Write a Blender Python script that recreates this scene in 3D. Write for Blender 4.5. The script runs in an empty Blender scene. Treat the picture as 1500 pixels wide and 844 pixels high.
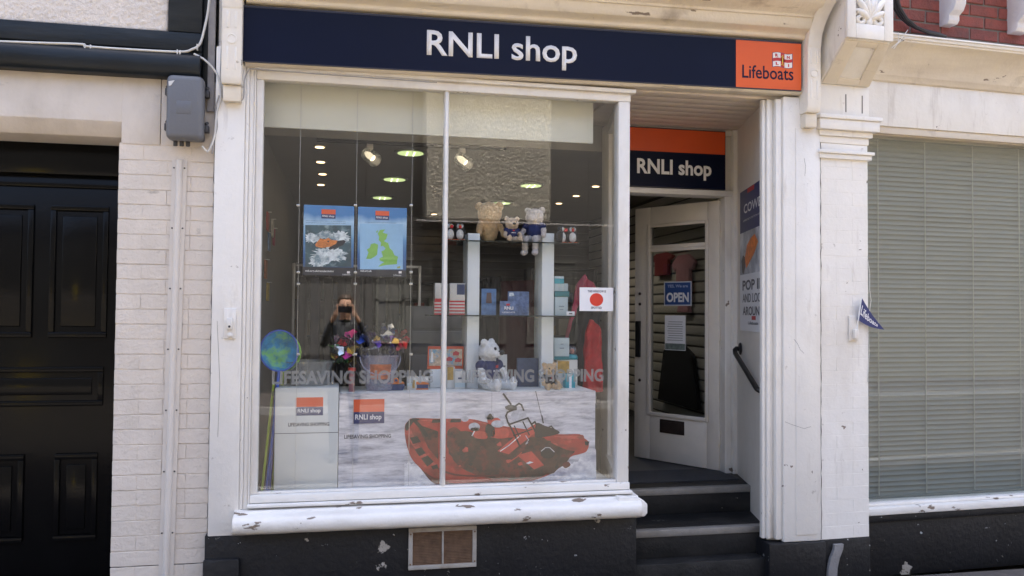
import bpy, bmesh, math, random
from mathutils import Vector as V, Matrix, Euler, noise
rad = math.radians
random.seed(7)
sc = bpy.context.scene
COL = sc.collection

# ------------------------------------------------------------------ camera
F, CX, CY = 1200.0, 750.0, 422.0            # focal length and centre in photo pixels (1500 x 844)
YAW, PITCH, ROLL = rad(11.6), rad(1.6), rad(0.47)
CAM = V((0, -4.46, 1.60))
FW = V((math.sin(YAW)*math.cos(PITCH), math.cos(YAW)*math.cos(PITCH), math.sin(PITCH)))
_r = V((math.cos(YAW), -math.sin(YAW), 0)); _u = _r.cross(FW)
RT = _r*math.cos(ROLL) + _u*math.sin(ROLL)
UP = -_r*math.sin(ROLL) + _u*math.cos(ROLL)
cd = bpy.data.cameras.new('camera'); cd.sensor_width = 36; cd.lens = 36*F/1500; cd.clip_start = 0.02; cd.clip_end = 1000
cam = bpy.data.objects.new('camera', cd); COL.objects.link(cam)
cam.matrix_world = Matrix(((RT.x, UP.x, -FW.x, CAM.x), (RT.y, UP.y, -FW.y, CAM.y), (RT.z, UP.z, -FW.z, CAM.z), (0, 0, 0, 1)))
sc.camera = cam

# ------------------------------------------------------------------ light
SUN_EL, SUN_ROT = rad(61), rad(12)           # the sun stands behind the shop: the front is in shade
w = bpy.data.worlds.new('World'); sc.world = w; w.use_nodes = True
nt = w.node_tree; nt.nodes.clear()
sky = nt.nodes.new('ShaderNodeTexSky'); sky.sky_type = 'NISHITA'; sky.sun_disc = False
sky.sun_elevation = SUN_EL; sky.sun_rotation = SUN_ROT; sky.dust_density = 7.0; sky.air_density = 0.8; sky.ozone_density = 0.5
bg = nt.nodes.new('ShaderNodeBackground'); bg.inputs['Strength'].default_value = 0.15
wo = nt.nodes.new('ShaderNodeOutputWorld')
nt.links.new(sky.outputs[0], bg.inputs[0]); nt.links.new(bg.outputs[0], wo.inputs[0])
ld = bpy.data.lights.new('sun', 'SUN'); ld.energy = 3.6; ld.angle = rad(0.53); ld.color = (1, 0.95, 0.87)
sun = bpy.data.objects.new('sun', ld); COL.objects.link(sun)
sdir = V((math.sin(SUN_ROT)*math.cos(SUN_EL), math.cos(SUN_ROT)*math.cos(SUN_EL), math.sin(SUN_EL)))
sun.location = sdir*30
sun.rotation_euler = sdir.to_track_quat('Z', 'Y').to_euler()
vs = sc.view_settings
vs.view_transform = 'Standard'; vs.look = 'None'; vs.gamma = 1; vs.exposure = 2.6
vs.use_curve_mapping = False
sc.render.engine = 'CYCLES'
sc.cycles.use_denoising = True
sc.cycles.max_bounces = 8; sc.cycles.transparent_max_bounces = 24
sc.cycles.sample_clamp_indirect = 6.0
sc.cycles.caustics_reflective = False; sc.cycles.caustics_refractive = False

# ------------------------------------------------------------------ pixel -> point
def PL(px, py, o, n):
    d = FW*F + RT*(px-CX) - UP*(py-CY)
    return CAM + d*((o-CAM).dot(n)/d.dot(n))
def PT(px, py, Y=0.0): return PL(px, py, V((0, Y, 0)), V((0, 1, 0)))
def PZ(px, py, z): return PL(px, py, V((0, 0, z)), V((0, 0, 1)))

# ------------------------------------------------------------------ materials
def S(r, g, b):
    f = lambda c: (c/255/12.92 if c <= 10.3 else ((c/255+0.055)/1.055)**2.4)
    return (f(r), f(g), f(b))
def nd(nt, typ, **kw):
    n = nt.nodes.new(typ)
    for k, v in kw.items():
        if k in n.inputs: 
            try: n.inputs[k].default_value = v
            except Exception: n.inputs[k].default_value = (*v, 1)
        else: setattr(n, k, v)
    return n
MATS = {}
def mat(name, col, rough=0.5, var=0.06, vscale=5, bump=0.0, bscale=60, bstretch=(1, 1, 1), chips=(), stain=None, metal=0.0, spec=0.5, emit=0, coat=0.0, rvar=0.0, alpha=None, sheen=0, bdist=.01):
    if name in MATS: return MATS[name]
    m = bpy.data.materials.new(name); m.use_nodes = True; nt = m.node_tree; L = nt.links.new
    b = nt.nodes['Principled BSDF']
    b.inputs['Roughness'].default_value = rough; b.inputs['Metallic'].default_value = metal
    b.inputs['Specular IOR Level'].default_value = spec; b.inputs['Coat Weight'].default_value = coat
    if sheen: b.inputs['Sheen Weight'].default_value = sheen
    geo = nd(nt, 'ShaderNodeNewGeometry')
    n1 = nd(nt, 'ShaderNodeTexNoise', Scale=vscale, Detail=6.0, Roughness=0.65)
    L(geo.outputs['Position'], n1.inputs['Vector'])
    mx = nd(nt, 'ShaderNodeMix', data_type='RGBA')
    mx.inputs['A'].default_value = (*[c*(1-var) for c in col], 1); mx.inputs['B'].default_value = (*[min(1, c*(1+var)) for c in col], 1)
    rm = nd(nt, 'ShaderNodeMapRange'); rm.inputs['From Min'].default_value = .3; rm.inputs['From Max'].default_value = .7
    L(n1.outputs['Fac'], rm.inputs['Value']); L(rm.outputs[0], mx.inputs['Factor'])
    out = mx.outputs['Result']
    height = None
    def layer(c2, scale, lo, hi, stretch=(1, 1, 1), strength=1.0, seed=0.0):
        nonlocal out
        mp = nd(nt, 'ShaderNodeMapping'); mp.inputs['Scale'].default_value = stretch; mp.inputs['Location'].default_value = (seed, seed*1.7, seed*.6)
        L(geo.outputs['Position'], mp.inputs['Vector'])
        n = nd(nt, 'ShaderNodeTexNoise', Scale=scale, Detail=8.0, Roughness=0.6); L(mp.outputs[0], n.inputs['Vector'])
        r = nd(nt, 'ShaderNodeMapRange'); r.inputs['From Min'].default_value = lo; r.inputs['From Max'].default_value = hi
        r.inputs['To Max'].default_value = strength
        L(n.outputs['Fac'], r.inputs['Value'])
        k = nd(nt, 'ShaderNodeMix', data_type='RGBA'); k.inputs['B'].default_value = (*c2, 1)
        L(out, k.inputs['A']); L(r.outputs[0], k.inputs['Factor']); out = k.outputs['Result']
        return r.outputs[0]
    if stain:
        for i, s_ in enumerate(stain): layer(*s_, seed=3.1+i*7.7)
    chipf = None
    for i, c_ in enumerate(chips): chipf = layer(*c_, seed=11.3+i*5.1)
    L(out, b.inputs['Base Color'])
    if rvar:
        r2 = nd(nt, 'ShaderNodeMapRange'); r2.inputs['To Min'].default_value = max(0.02, rough-rvar); r2.inputs['To Max'].default_value = min(1, rough+rvar)
        L(n1.outputs['Fac'], r2.inputs['Value']); L(r2.outputs[0], b.inputs['Roughness'])
    if bump:
        mp = nd(nt, 'ShaderNodeMapping'); mp.inputs['Scale'].default_value = bstretch
        L(geo.outputs['Position'], mp.inputs['Vector'])
        n2 = nd(nt, 'ShaderNodeTexNoise', Scale=bscale, Detail=5.0, Roughness=0.6); L(mp.outputs[0], n2.inputs['Vector'])
        h = n2.outputs['Fac']
        if chipf is not None:
            sb = nd(nt, 'ShaderNodeMath', operation='SUBTRACT'); L(h, sb.inputs[0]); L(chipf, sb.inputs[1]); h = sb.outputs[0]
        bp = nd(nt, 'ShaderNodeBump', Strength=bump, Distance=bdist)
        L(h, bp.inputs['Height']); L(bp.outputs[0], b.inputs['Normal'])
    if emit:
        b.inputs['Emission Color'].default_value = (*col, 1); b.inputs['Emission Strength'].default_value = emit
    if alpha is not None: b.inputs['Alpha'].default_value = alpha
    MATS[name] = m
    return m
def glass(name, f0=0.045, tint=(1, 1, 1), rough=0.0, gcol=(1, 1, 1), wob=0.0, body=0.0, bodycol=(1, 1, 1)):
    m = bpy.data.materials.new(name); m.use_nodes = True; nt = m.node_tree; L = nt.links.new; nt.nodes.clear()
    lw = nd(nt, 'ShaderNodeLayerWeight', Blend=0.5)
    pw = nd(nt, 'ShaderNodeMath', operation='POWER'); pw.inputs[1].default_value = 5; L(lw.outputs['Facing'], pw.inputs[0])
    ma = nd(nt, 'ShaderNodeMath', operation='MULTIPLY_ADD'); ma.inputs[1].default_value = 1-f0; ma.inputs[2].default_value = f0; L(pw.outputs[0], ma.inputs[0])
    tr = nd(nt, 'ShaderNodeBsdfTransparent', Color=(*tint, 1)); gl = nd(nt, 'ShaderNodeBsdfGlossy', Roughness=rough, Color=(*gcol, 1))
    if wob:
        geo = nd(nt, 'ShaderNodeNewGeometry'); n = nd(nt, 'ShaderNodeTexNoise', Scale=2.2, Detail=1.0); L(geo.outputs['Position'], n.inputs['Vector'])
        bp = nd(nt, 'ShaderNodeBump', Strength=wob, Distance=0.02); L(n.outputs['Fac'], bp.inputs['Height']); L(bp.outputs[0], gl.inputs['Normal'])
    t = tr.outputs[0]
    if body:
        df = nd(nt, 'ShaderNodeBsdfDiffuse', Color=(*bodycol, 1)); k = nd(nt, 'ShaderNodeMixShader'); k.inputs[0].default_value = body
        L(t, k.inputs[1]); L(df.outputs[0], k.inputs[2]); t = k.outputs[0]
    mx = nd(nt, 'ShaderNodeMixShader'); L(ma.outputs[0], mx.inputs[0]); L(t, mx.inputs[1]); L(gl.outputs[0], mx.inputs[2])
    o = nd(nt, 'ShaderNodeOutputMaterial'); L(mx.outputs[0], o.inputs['Surface'])
    return m

PRIMER = (0.22, 0.17, 0.13)
WHITE = mat('white_paint', (0.82, 0.79, 0.74), 0.45, 0.035, 4, bump=0.25, bscale=35, chips=((PRIMER, 9, .69, .70),), stain=(((.62, .57, .50), 2.2, .50, .72, (1, 1, .35), .6), ((.42, .36, .30), 7, .60, .76, (1.6, 1.6, .25), .55), ((.35, .31, .27), 22, .66, .74, (1, 1, 1), .5)))
SILLW = mat('sill_paint', (0.83, 0.805, 0.76), 0.4, 0.03, 4, bump=0.5, bscale=22, chips=((PRIMER, 11, .635, .65, (.45, 1, 1.2)),), stain=(((.60, .56, .50), 5, .52, .75, (.4, 1, 1), .6),))
CREAM_BOUNCE = mat('cream_bounce_paint', (0.74, 0.67, 0.56), 0.5, 0.05, 4, bump=0.3, bscale=30, stain=(((.50, .42, .33), 3, .48, .72, (.25, 1, 1.6), .65), ((.26, .20, .15), 5, .60, .74, (.7, 1, .5), .6), ((.22, .18, .14), 12, .64, .74, (.15, 1, 2), .6)), chips=((PRIMER, 12, .68, .69, (.3, 1, 1)),))  # cream paint; on the cornice the warm street bounce is put into the colour
FRAMEW = mat('frame_paint', (0.78, 0.75, 0.70), 0.42, 0.04, 4, bump=0.3, bscale=30, chips=((PRIMER, 11, .67, .68),), stain=(((.52, .46, .38), 4, .52, .74, (1, 1, .4), .6),))
HOUSE = mat('house_paint', (0.70, 0.63, 0.555), 0.6, 0.05, 3, bump=0.55, bscale=45, stain=(((.42, .37, .32), 3, .55, .85, (1, 1, .5), .45), ((.2, .17, .14), 9, .66, .78, (1, 1, 1.6), .6)))
RENDER = mat('render_paint', (0.68, 0.62, 0.56), 0.7, 0.05, 3, bump=0.4, bscale=30, stain=(((.45, .40, .34), 2.5, .50, .75, (1, 1, .6), .6), ((.2, .17, .13), 8, .64, .75, (.5, 1, 1.5), .5)))
DASH = mat('roughcast_paint', (0.74, 0.68, 0.62), 0.75, 0.05, 5, bump=0.6, bscale=120, stain=(((.45, .40, .36), 5, .6, .85, (1, 1, .5), .4),))
NAVYT = mat('dark_timber_paint', (0.0075, 0.0115, 0.016), 0.38, 0.25, 3, bump=0.3, bscale=25, bstretch=(.2, 1, 1), stain=(((.035, .04, .045), 4, .52, .75, (.3, 1, 1.5), .7),), spec=.3)
BLACKP = mat('black_door_paint', (0.0028, 0.003, 0.0034), 0.18, 0.2, 4, bump=0.06, bscale=14, rvar=.06, spec=.15)
PLINTH = mat('plinth_paint', (0.0065, 0.0072, 0.0095), 0.5, 0.25, 3, bump=0.5, bscale=30, chips=(((.40, .37, .33), 5.0, .645, .66), ((.45, .45, .45), 26, .685, .70)), stain=(((.03, .03, .03), 3, .55, .8, (1, 1, .6), .6),), spec=.35)
STEPP = mat('step_paint', (0.010, 0.0105, 0.0115), 0.55, 0.3, 5, bump=0.4, bscale=40, chips=(((.30, .28, .25), 16, .69, .72, (.6, 1, 1)),), stain=(((.05, .047, .044), 6, .5, .75, (.5, 1, 1), .6),), spec=.3)
CARPET = mat('dark_mat', (0.035, 0.036, 0.042), 0.9, 0.2, 30, bump=0.4, bscale=300)
NOSE = mat('nosing_metal', (0.23, 0.22, 0.205), 0.55, 0.15, 12, metal=.3, bump=.2, bscale=80)
NAVY = mat('sign_navy', (0.0026, 0.0055, 0.0225), 0.38, 0.08, 2, rvar=.05, spec=.15)
ORANGE = mat('sign_orange', (0.70, 0.105, 0.014), 0.4, 0.05, 2)
ORANGE2 = mat('sign_orange_red', (0.62, 0.085, 0.016), 0.35, 0.05, 2)
SIGNW = mat('sign_white', (0.78, 0.78, 0.80), 0.4, 0.02)
GREYB = mat('box_grey', (0.135, 0.140, 0.155), 0.42, 0.06, 6, bump=.12, bscale=90, stain=(((.2, .2, .2), 9, .6, .8, (1, 1, .5), .35),))
DKGREY = mat('dark_grey_plastic', (0.05, 0.05, 0.055), 0.5)
CABLE = mat('cable_white', (0.62, 0.61, 0.59), 0.5, .1, 20)
CABLEG = mat('cable_grey', (0.33, 0.32, 0.31), 0.5, .15, 20)
CONDUIT = mat('conduit_paint', (0.68, 0.63, 0.575), 0.4, 0.04, 4, bump=.15, bscale=40)
LEAD = mat('lead_grey', (0.30, 0.29, 0.30), 0.6, 0.2, 10, bump=.4, bscale=50, chips=(((.06, .05, .05), 14, .62, .66),))
RUSTV = mat('vent_terracotta', (0.21, 0.125, 0.075), 0.75, 0.3, 30, bump=.3, bscale=90)
VENTF = mat('vent_frame', (0.42, 0.39, 0.35), 0.6, 0.12, 10, bump=.3, bscale=60, stain=(((.24, .19, .14), 14, .5, .75, (1, 1, 1), .6),))
REDB = mat('red_brick', (0.23, 0.060, 0.045), 0.8, 0.25, 9, bump=.6, bscale=70, stain=(((.10, .05, .045), 5, .5, .75, (1, 1, 1), .7),))
MORTAR = mat('mortar', (0.16, 0.145, 0.125), 0.9, 0.2, 20, bump=.6, bscale=90)
PORCHW = mat('porch_paint', (0.70, 0.66, 0.60), 0.5, 0.05, 4, bump=.25, bscale=30, stain=(((.5, .44, .38), 3, .55, .8, (1, 1, .5), .5), ((.3, .22, .17), 12, .70, .8, (1, 1, 1), .6)))
SOFFP = mat('soffit_paint', (0.68, 0.60, 0.53), 0.5, 0.06, 5, bump=.25, bscale=30, stain=(((.40, .28, .22), 5, .56, .8, (.4, 1, 1), .5),), chips=(((.25, .16, .12), 14, .70, .72, (.3, 1, 1)),))
DOORP = mat('door_paint', (0.76, 0.70, 0.62), 0.4, 0.05, 4, bump=.2, bscale=25, stain=(((.4, .34, .28), 5, .58, .82, (1, 1, .4), .5),))
IRON = mat('black_iron', (0.014, 0.013, 0.014), 0.4, .2, 20)
BRONZE = mat('dark_bronze', (0.05, 0.035, 0.03), 0.45, .2, 20, metal=.4)
BLIND = mat('blind_slat', (0.165, 0.178, 0.168), 0.45, .03, 3)
CORDW = mat('blind_cord', (0.30, 0.31, 0.28), 0.7)
PRINTW = mat('print_white', (0.78, 0.78, 0.80), 0.45, .02)
PRINTG = mat('print_grey', (0.10, 0.10, 0.12), 0.5, .02)
VINYL = mat('window_vinyl', (0.33, 0.33, 0.33), 0.6, .03, alpha=.62)
PRNAVY = mat('print_navy', (0.025, 0.035, 0.13), 0.4, .04)
PRORANGE = mat('print_orange', (0.72, 0.10, 0.03), 0.4, .04)
INTW = mat('interior_wall', (0.22, 0.215, 0.21), 0.7, .05)
INTC = mat('interior_ceiling', (0.36, 0.35, 0.33), 0.8, .03)
INTF = mat('interior_floor', (0.05, 0.05, 0.055), 0.6, .15)
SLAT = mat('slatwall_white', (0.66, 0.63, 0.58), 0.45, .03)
PELMET = mat('pelmet_board', (0.66, 0.66, 0.58), 0.5, .03)
DISPW = mat('display_white', (0.80, 0.82, 0.81), 0.4, .02)
PLINTHW = mat('display_plinth', (0.68, 0.69, 0.67), 0.35, .04, 3)
STEEL = mat('brushed_steel', (0.55, 0.55, 0.55), 0.3, .05, metal=.9)
GLASS = glass('window_glass', .036, (.985, .99, .985), wob=.03)
GLASSR = glass('blind_window_glass', .03, (.95, .965, .95), wob=.05)
DGLASS = glass('door_glass', .05, (.80, .82, .82))
SHELFG = glass('shelf_glass', .05, (.72, .80, .78), body=.10, bodycol=(.10, .14, .13))
CLEARP = glass('clear_plastic', .06, (.92, .92, .95), .12, body=.22, bodycol=(.55, .52, .66))
CLEARB = glass('clear_bin', .05, (.90, .92, .92), .15, body=.30, bodycol=(.34, .36, .37))
TARMAC = mat('tarmac', (0.10, 0.088, 0.074), 0.85, .2, 14, bump=.6, bscale=180)
PAVEM = mat('pavement_tarmac', (0.105, 0.092, 0.084), 0.85, .2, 9, bump=.6, bscale=150)
KERB = mat('granite_kerb', (0.30, 0.29, 0.28), 0.7, .15, 30, bump=.3, bscale=90)
YELLOW = mat('road_yellow', (0.62, 0.45, 0.07), 0.7, .1, 20)
EARTH = mat('earth', (0.10, 0.09, 0.07), 0.9)
SLATE = mat('roof_slate', (0.06, 0.06, 0.07), 0.6, .2, 8, bump=.5, bscale=12)

# ------------------------------------------------------------------ mesh helpers
def W(o):
    return (W(o.parent) @ o.matrix_parent_inverse @ o.matrix_basis) if o.parent else o.matrix_basis.copy()
def setp(o, p):
    if p is not None:
        o.parent = p; o.matrix_parent_inverse = W(p).inverted()
def tag(o, label=None, cat=None, group=None, kind=None):
    for k, v in (('label', label), ('category', cat), ('group', group), ('kind', kind)):
        if v: o[k] = v
    return o
def thing(name, label, cat, loc=(0, 0, 0), rz=0, group=None):
    o = bpy.data.objects.new(name, None); o.empty_display_size = .1; COL.objects.link(o)
    o.location = loc; o.rotation_euler = (0, 0, rz)
    return tag(o, label, cat, group)
class MB:
    def __init__(s): s.bm = bmesh.new()
    def hexa(s, p):
        v = [s.bm.verts.new(q) for q in p]
        for f in ((0, 3, 2, 1), (4, 5, 6, 7), (0, 1, 5, 4), (1, 2, 6, 5), (2, 3, 7, 6), (3, 0, 4, 7)): s.bm.faces.new([v[i] for i in f])
        return s
    def box(s, x0, x1, y0, y1, z0, z1):
        return s.hexa([(x0, y0, z0), (x1, y0, z0), (x1, y1, z0), (x0, y1, z0), (x0, y0, z1), (x1, y0, z1), (x1, y1, z1), (x0, y1, z1)])
    def extr(s, prof, a0, a1, axis='x', fn=None, n=1):
        mk = {'x': lambda a, p: V((a, p[0], p[1])), 'z': lambda a, p: V((p[0], p[1], a)), 'y': lambda a, p: V((p[0], a, p[1]))}[axis]
        rows = []
        for i in range(n+1):
            a = a0+(a1-a0)*i/n
            rows.append([s.bm.verts.new(fn(mk(a, p)) if fn else mk(a, p)) for p in prof])
        k = len(prof)
        for r0, r1 in zip(rows, rows[1:]):
            for i in range(k):
                j = (i+1) % k
                s.bm.faces.new((r0[i], r0[j], r1[j], r1[i]))
        s.bm.faces.new(rows[0][::-1]); s.bm.faces.new(rows[-1])
        return s
    def tube(s, pts, r, n=8, cap=True):
        pts = [V(p) for p in pts]; rs = r if isinstance(r, (list, tuple)) else [r]*len(pts)
        rows = []; ref = None
        for i, p in enumerate(pts):
            t = (pts[min(i+1, len(pts)-1)]-pts[max(i-1, 0)]).normalized()
            if ref is None: ref = t.orthogonal().normalized()
            a = (ref-t*ref.dot(t)).normalized(); ref = a; b = t.cross(a)
            rows.append([s.bm.verts.new(p+(a*math.cos(2*math.pi*k/n)+b*math.sin(2*math.pi*k/n))*rs[i]) for k in range(n)])
        for r0, r1 in zip(rows, rows[1:]):
            for k in range(n): s.bm.faces.new((r0[k], r0[(k+1) % n], r1[(k+1) % n], r1[k]))
        if cap: s.bm.faces.new(rows[0][::-1]); s.bm.faces.new(rows[-1])
        return s
    def lathe(s, prof, c=(0, 0, 0), n=20, m=None):
        c = V(c); rows = []
        for r, z in prof:
            row = []
            for k in range(n):
                q = V((max(r, 1e-5)*math.cos(2*math.pi*k/n), max(r, 1e-5)*math.sin(2*math.pi*k/n), z))
                if m: q = m @ q
                row.append(s.bm.verts.new(c+q))
            rows.append(row)
        for r0, r1 in zip(rows, rows[1:]):
            for k in range(n): s.bm.faces.new((r0[k], r0[(k+1) % n], r1[(k+1) % n], r1[k]))
        s.bm.faces.new(rows[0][::-1]); s.bm.faces.new(rows[-1])
        return s
    def ell(s, c, r, seg=16, rings=10, m=None):
        if not isinstance(r, (tuple, list)): r = (r, r, r)
        mm = Matrix.Translation(V(c)) @ (m.to_4x4() if m else Matrix()) @ Matrix.Diagonal((*r, 1))
        bmesh.ops.create_uvsphere(s.bm, u_segments=seg, v_segments=rings, radius=1, matrix=mm); return s
    def poly(s, pts):
        s.bm.faces.new([s.bm.verts.new(p) for p in pts]); return s
    def build(s, name, m, parent=None, bevel=0, smooth=None, seg=2, jit=0, angle=35):
        bm = s.bm
        bmesh.ops.recalc_face_normals(bm, faces=bm.faces)
        if bevel:
            es = [e for e in bm.edges if len(e.link_faces) == 2 and e.calc_face_angle(0) > rad(28)]
            bmesh.ops.bevel(bm, geom=es, offset=bevel, segments=seg, profile=.5, affect='EDGES', clamp_overlap=True)
        if jit:
            for v in bm.verts: v.co += noise.noise_vector(v.co*9)*jit
        me = bpy.data.meshes.new(name); bm.to_mesh(me); bm.free()
        if smooth or (smooth is None and bevel):
            me.shade_smooth()
            me.set_sharp_from_angle(angle=rad(angle))
        o = bpy.data.objects.new(name, me); COL.objects.link(o)
        if m: me.materials.append(m)
        setp(o, parent)
        return o
def bx(name, m, parent, x0, x1, y0, y1, z0, z1, bevel=0.003, **k):
    return MB().box(x0, x1, y0, y1, z0, z1).build(name, m, parent, bevel, **k)
def place(o, mesh_name, parent, loc, rot=(0, 0, 0)):          # another object that shares o's mesh
    c = bpy.data.objects.new(mesh_name, o if isinstance(o, bpy.types.Mesh) else o.data); COL.objects.link(c)
    c.location = loc; c.rotation_euler = rot; setp(c, parent); return c
X3, Y3, Z3 = V((1, 0, 0)), V((0, 1, 0)), V((0, 0, 1))
def sheet(name, pts, m, parent, off=0.0, n=V((0, -1, 0))):     # flat print: one polygon just in front of its carrier
    return MB().poly([V(p)+n*off for p in pts]).build(name, m, parent)
_tc = {}
def text_mesh(st, bold):
    cu = bpy.data.curves.new('t', 'FONT'); cu.body = st; cu.size = 1; cu.offset = bold; cu.resolution_u = 3
    o = bpy.data.objects.new('t', cu); COL.objects.link(o)
    dg = bpy.context.evaluated_depsgraph_get(); me = bpy.data.meshes.new_from_object(o.evaluated_get(dg))
    bpy.data.objects.remove(o); bpy.data.curves.remove(cu); return me
def text(st, m, parent, O, u, v, width, height, bold=0.02, name='lettering', off=0.001, depth=0):
    """letters fitted into a box with its lower left corner at O"""
    me = text_mesh(st, bold); me.name = name
    xs = [q.co.x for q in me.vertices]; ys = [q.co.y for q in me.vertices]
    x0, x1, y0, y1 = min(xs), max(xs), min(ys), max(ys)
    u = V(u).normalized(); v = V(v).normalized(); n = u.cross(v); O = V(O)
    for q in me.vertices:
        q.co = O + u*((q.co.x-x0)/(x1-x0)*width) + v*((q.co.y-y0)/(y1-y0)*height) + n*off
    me.materials.clear(); me.materials.append(m)
    if depth:
        bm = bmesh.new(); bm.from_mesh(me)
        r = bmesh.ops.extrude_face_region(bm, geom=bm.faces[:])
        for g in r['geom']:
            if isinstance(g, bmesh.types.BMVert): g.co += n*depth
        bmesh.ops.recalc_face_normals(bm, faces=bm.faces); bm.to_mesh(me); bm.free()
    o = bpy.data.objects.new(name, me); COL.objects.link(o); setp(o, parent); return o
def brick_mesh(name, wd, h, d, m, seed, rough=.0016, bev=.004):
    bm = bmesh.new(); bmesh.ops.create_cube(bm, size=1)
    for v in bm.verts: v.co = V((v.co.x*wd, v.co.y*d, v.co.z*h))
    lx = [e for e in bm.edges if abs(e.verts[0].co.x-e.verts[1].co.x) > wd*.5]
    bmesh.ops.subdivide_edges(bm, edges=lx, cuts=3 if wd > .15 else 2)
    bmesh.ops.bevel(bm, geom=[e for e in bm.edges if e.calc_face_angle(0) > .5 and max(e.verts[0].co.y, e.verts[1].co.y) < 0 or e.calc_face_angle(0) > .5 and e.verts[0].co.y*e.verts[1].co.y < 0], offset=bev, segments=1, profile=.5, affect='EDGES')
    for v in bm.verts: v.co += noise.noise_vector(v.co*26+V((seed*3.7, seed, 0)))*rough
    me = bpy.data.meshes.new(name); bm.to_mesh(me); bm.free(); me.materials.append(m); me.shade_smooth(); me.set_sharp_from_angle(angle=rad(16)); return me
def brick_wall(parent, x0, x1, z0, z1, y, m, course, blen, joint, depth, rough, bev, holes=(), proud=.0008, jx=.0012):
    """single bricks, front face near y, in local or world axes of parent"""
    var = {}
    r = 0; z = z0
    while z + course*.6 < z1:
        half = (r % 2)*blen/2
        x = x0 - half
        while x < x1-1e-4:
            a, b = max(x, x0), min(x+blen, x1)
            if b-a > .03:
                if r % 3 == 2 and b-a > blen*.9 and random.random() < .6: segs = ((a, (a+b)/2), ((a+b)/2, b))
                else: segs = ((a, b),)
                for p, q in segs:
                    if any(p < hx1 and q > hx0 and z < hz1 and z+course > hz0 for hx0, hx1, hz0, hz1 in holes): continue
                    k = (round(q-p, 3), random.randrange(4))
                    if k not in var: var[k] = brick_mesh('brick', q-p-jx, course-joint, depth, m, k[1]+len(var), rough, bev)
                    place(var[k], 'brick', parent, ((p+q)/2, y+depth/2+random.uniform(-proud, proud), z+course/2))
            x += blen
        r += 1; z += course

# ================================================================== ground and street
def struct(o): o['kind'] = 'structure'; return o
struct(MB().box(-150, 150, -150, 150, -.4, -.2).build('ground', EARTH))
struct(MB().box(-40, 40, -3.12, -.0, -.2, 0).build('pavement', PAVEM))
struct(MB().box(-40, 40, -12, -9.55, -.2, 0).build('pavement', PAVEM))
struct(MB().box(-40, 40, -9.6, -3.2, -.22, -.11).build('road', TARMAC))
for y0 in (-3.27, -9.55):
    kb = struct(MB().box(-40, 40, y0+.01, y0+.14, -.2, -.012).build('kerb', KERB))
    kme = brick_mesh('kerb_stone', .905, .13, .15, KERB, 3, .002, .008)
    for i in range(-9, 14): place(kme, 'kerb_stone', kb, (i*.92, y0+.075, -.06))
for y0 in (-3.42, -3.60):
    struct(MB().box(-40, 40, y0-.045, y0+.045, -.1098, -.106).build('road_marking', YELLOW))

# ================================================================== left house
hs = thing('painted_house', 'cream painted brick house with dark beam and black panelled door beside the shop', 'house', (-1.5, 0, 0))
bx('wall', HOUSE, hs, -1.128, -.668, .0042, .34, .30, 2.44, 0)
bx('weathered_wall', mat('weathered_mortar', (.10, .085, .07), .9, .3, 20, bump=.5), hs, -1.126, -.670, .009, .34, 0, .2995, 0)
bx('wall', HOUSE, hs, -9, -2.12, .0, .34, 0, 2.55, 0)
bx('wall', HOUSE, hs, -9, -.70, .03, .34, 2.60, 5.2, 0)
bx('rear_wall', HOUSE, hs, -9, -.70, 5.8, 6.0, 0, 5.2, 0)
bx('side_wall', HOUSE, hs, -9, -8.8, .34, 5.8, 0, 5.2, 0)
bx('roof', SLATE, hs, -9.2, -.69, -.1, 6.2, 5.2, 5.35, 0)  # out of view; height and overhang set where its shade ends
brick_wall(hs, -1.128, -.668, -.008, 2.43, 0.0, HOUSE, .0762, .232, .0042, .05, .0034, .0014, proud=.0010)
# smooth rendered lintel with splayed soffit over the doorway
pf = [(0, 2.775), (0, 2.546), (.055, 2.474), (.20, 2.462), (.34, 2.462), (.34, 2.775)]
MB().extr(pf, -2.12, -1.118, 'x').build('lintel', RENDER, hs, .004, jit=.0015)
bx('lintel_end', RENDER, hs, -1.1185, -.935, -.0006, .30, 2.436, 2.775, .001)
bx('lintel_pad', RENDER, hs, -.932, -.668, .001, .30, 2.436, 2.775, .003)
# dark moulded beam
pf = [(.03, 2.775)]
for i in range(9):
    a = -math.pi/2+math.pi*i/8*.92
    pf.append((-.055-.035*math.cos(a), 2.835+.062*math.sin(a)))
pf += [(-.030, 2.905), (-.030, 2.916), (-.042, 2.922), (-.042, 3.014), (.03, 3.02)]
MB().extr(pf, -9, -.735, 'x').build('beam', NAVYT, hs, .002)
bx('post', NAVYT, hs, -.898, -.735, -.046, .05, 3.016, 4.6, .003)
bx('post', NAVYT, hs, -.733, -.70, -.012, .05, 2.70, 4.6, .002)
bx('flashing_strip', LEAD, hs, -.708, -.672, -.018, .0, 2.62, 4.2, .004, jit=.003)
# roughcast panel, real bumps on the part in view
mb = MB(); nx, nz = 150, 56
gx = [-2.0+i*(1.102/nx) for i in range(nx+1)]; gz = [3.012+j*(.42/nz) for j in range(nz+1)]
g = [[mb.bm.verts.new((x, -.022-.006*random.random()**2-.004*noise.noise(V((x*60, 0, z*60)))-(.0 if j and i < nx else -.012), z)) for i, x in enumerate(gx)] for j, z in enumerate(gz)]
for j in range(nz):
    for i in range(nx): mb.bm.faces.new((g[j][i], g[j][i+1], g[j+1][i+1], g[j+1][i]))
mb.build('roughcast_panel', DASH, hs, smooth=True, angle=80)
bx('roughcast_panel', DASH, hs, -9, -2.001, -.02, .03, 3.02, 5.15, .004)
bx('roughcast_panel', DASH, hs, -1.999, -.900, -.014, .028, 3.014, 5.15, .004)
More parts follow.
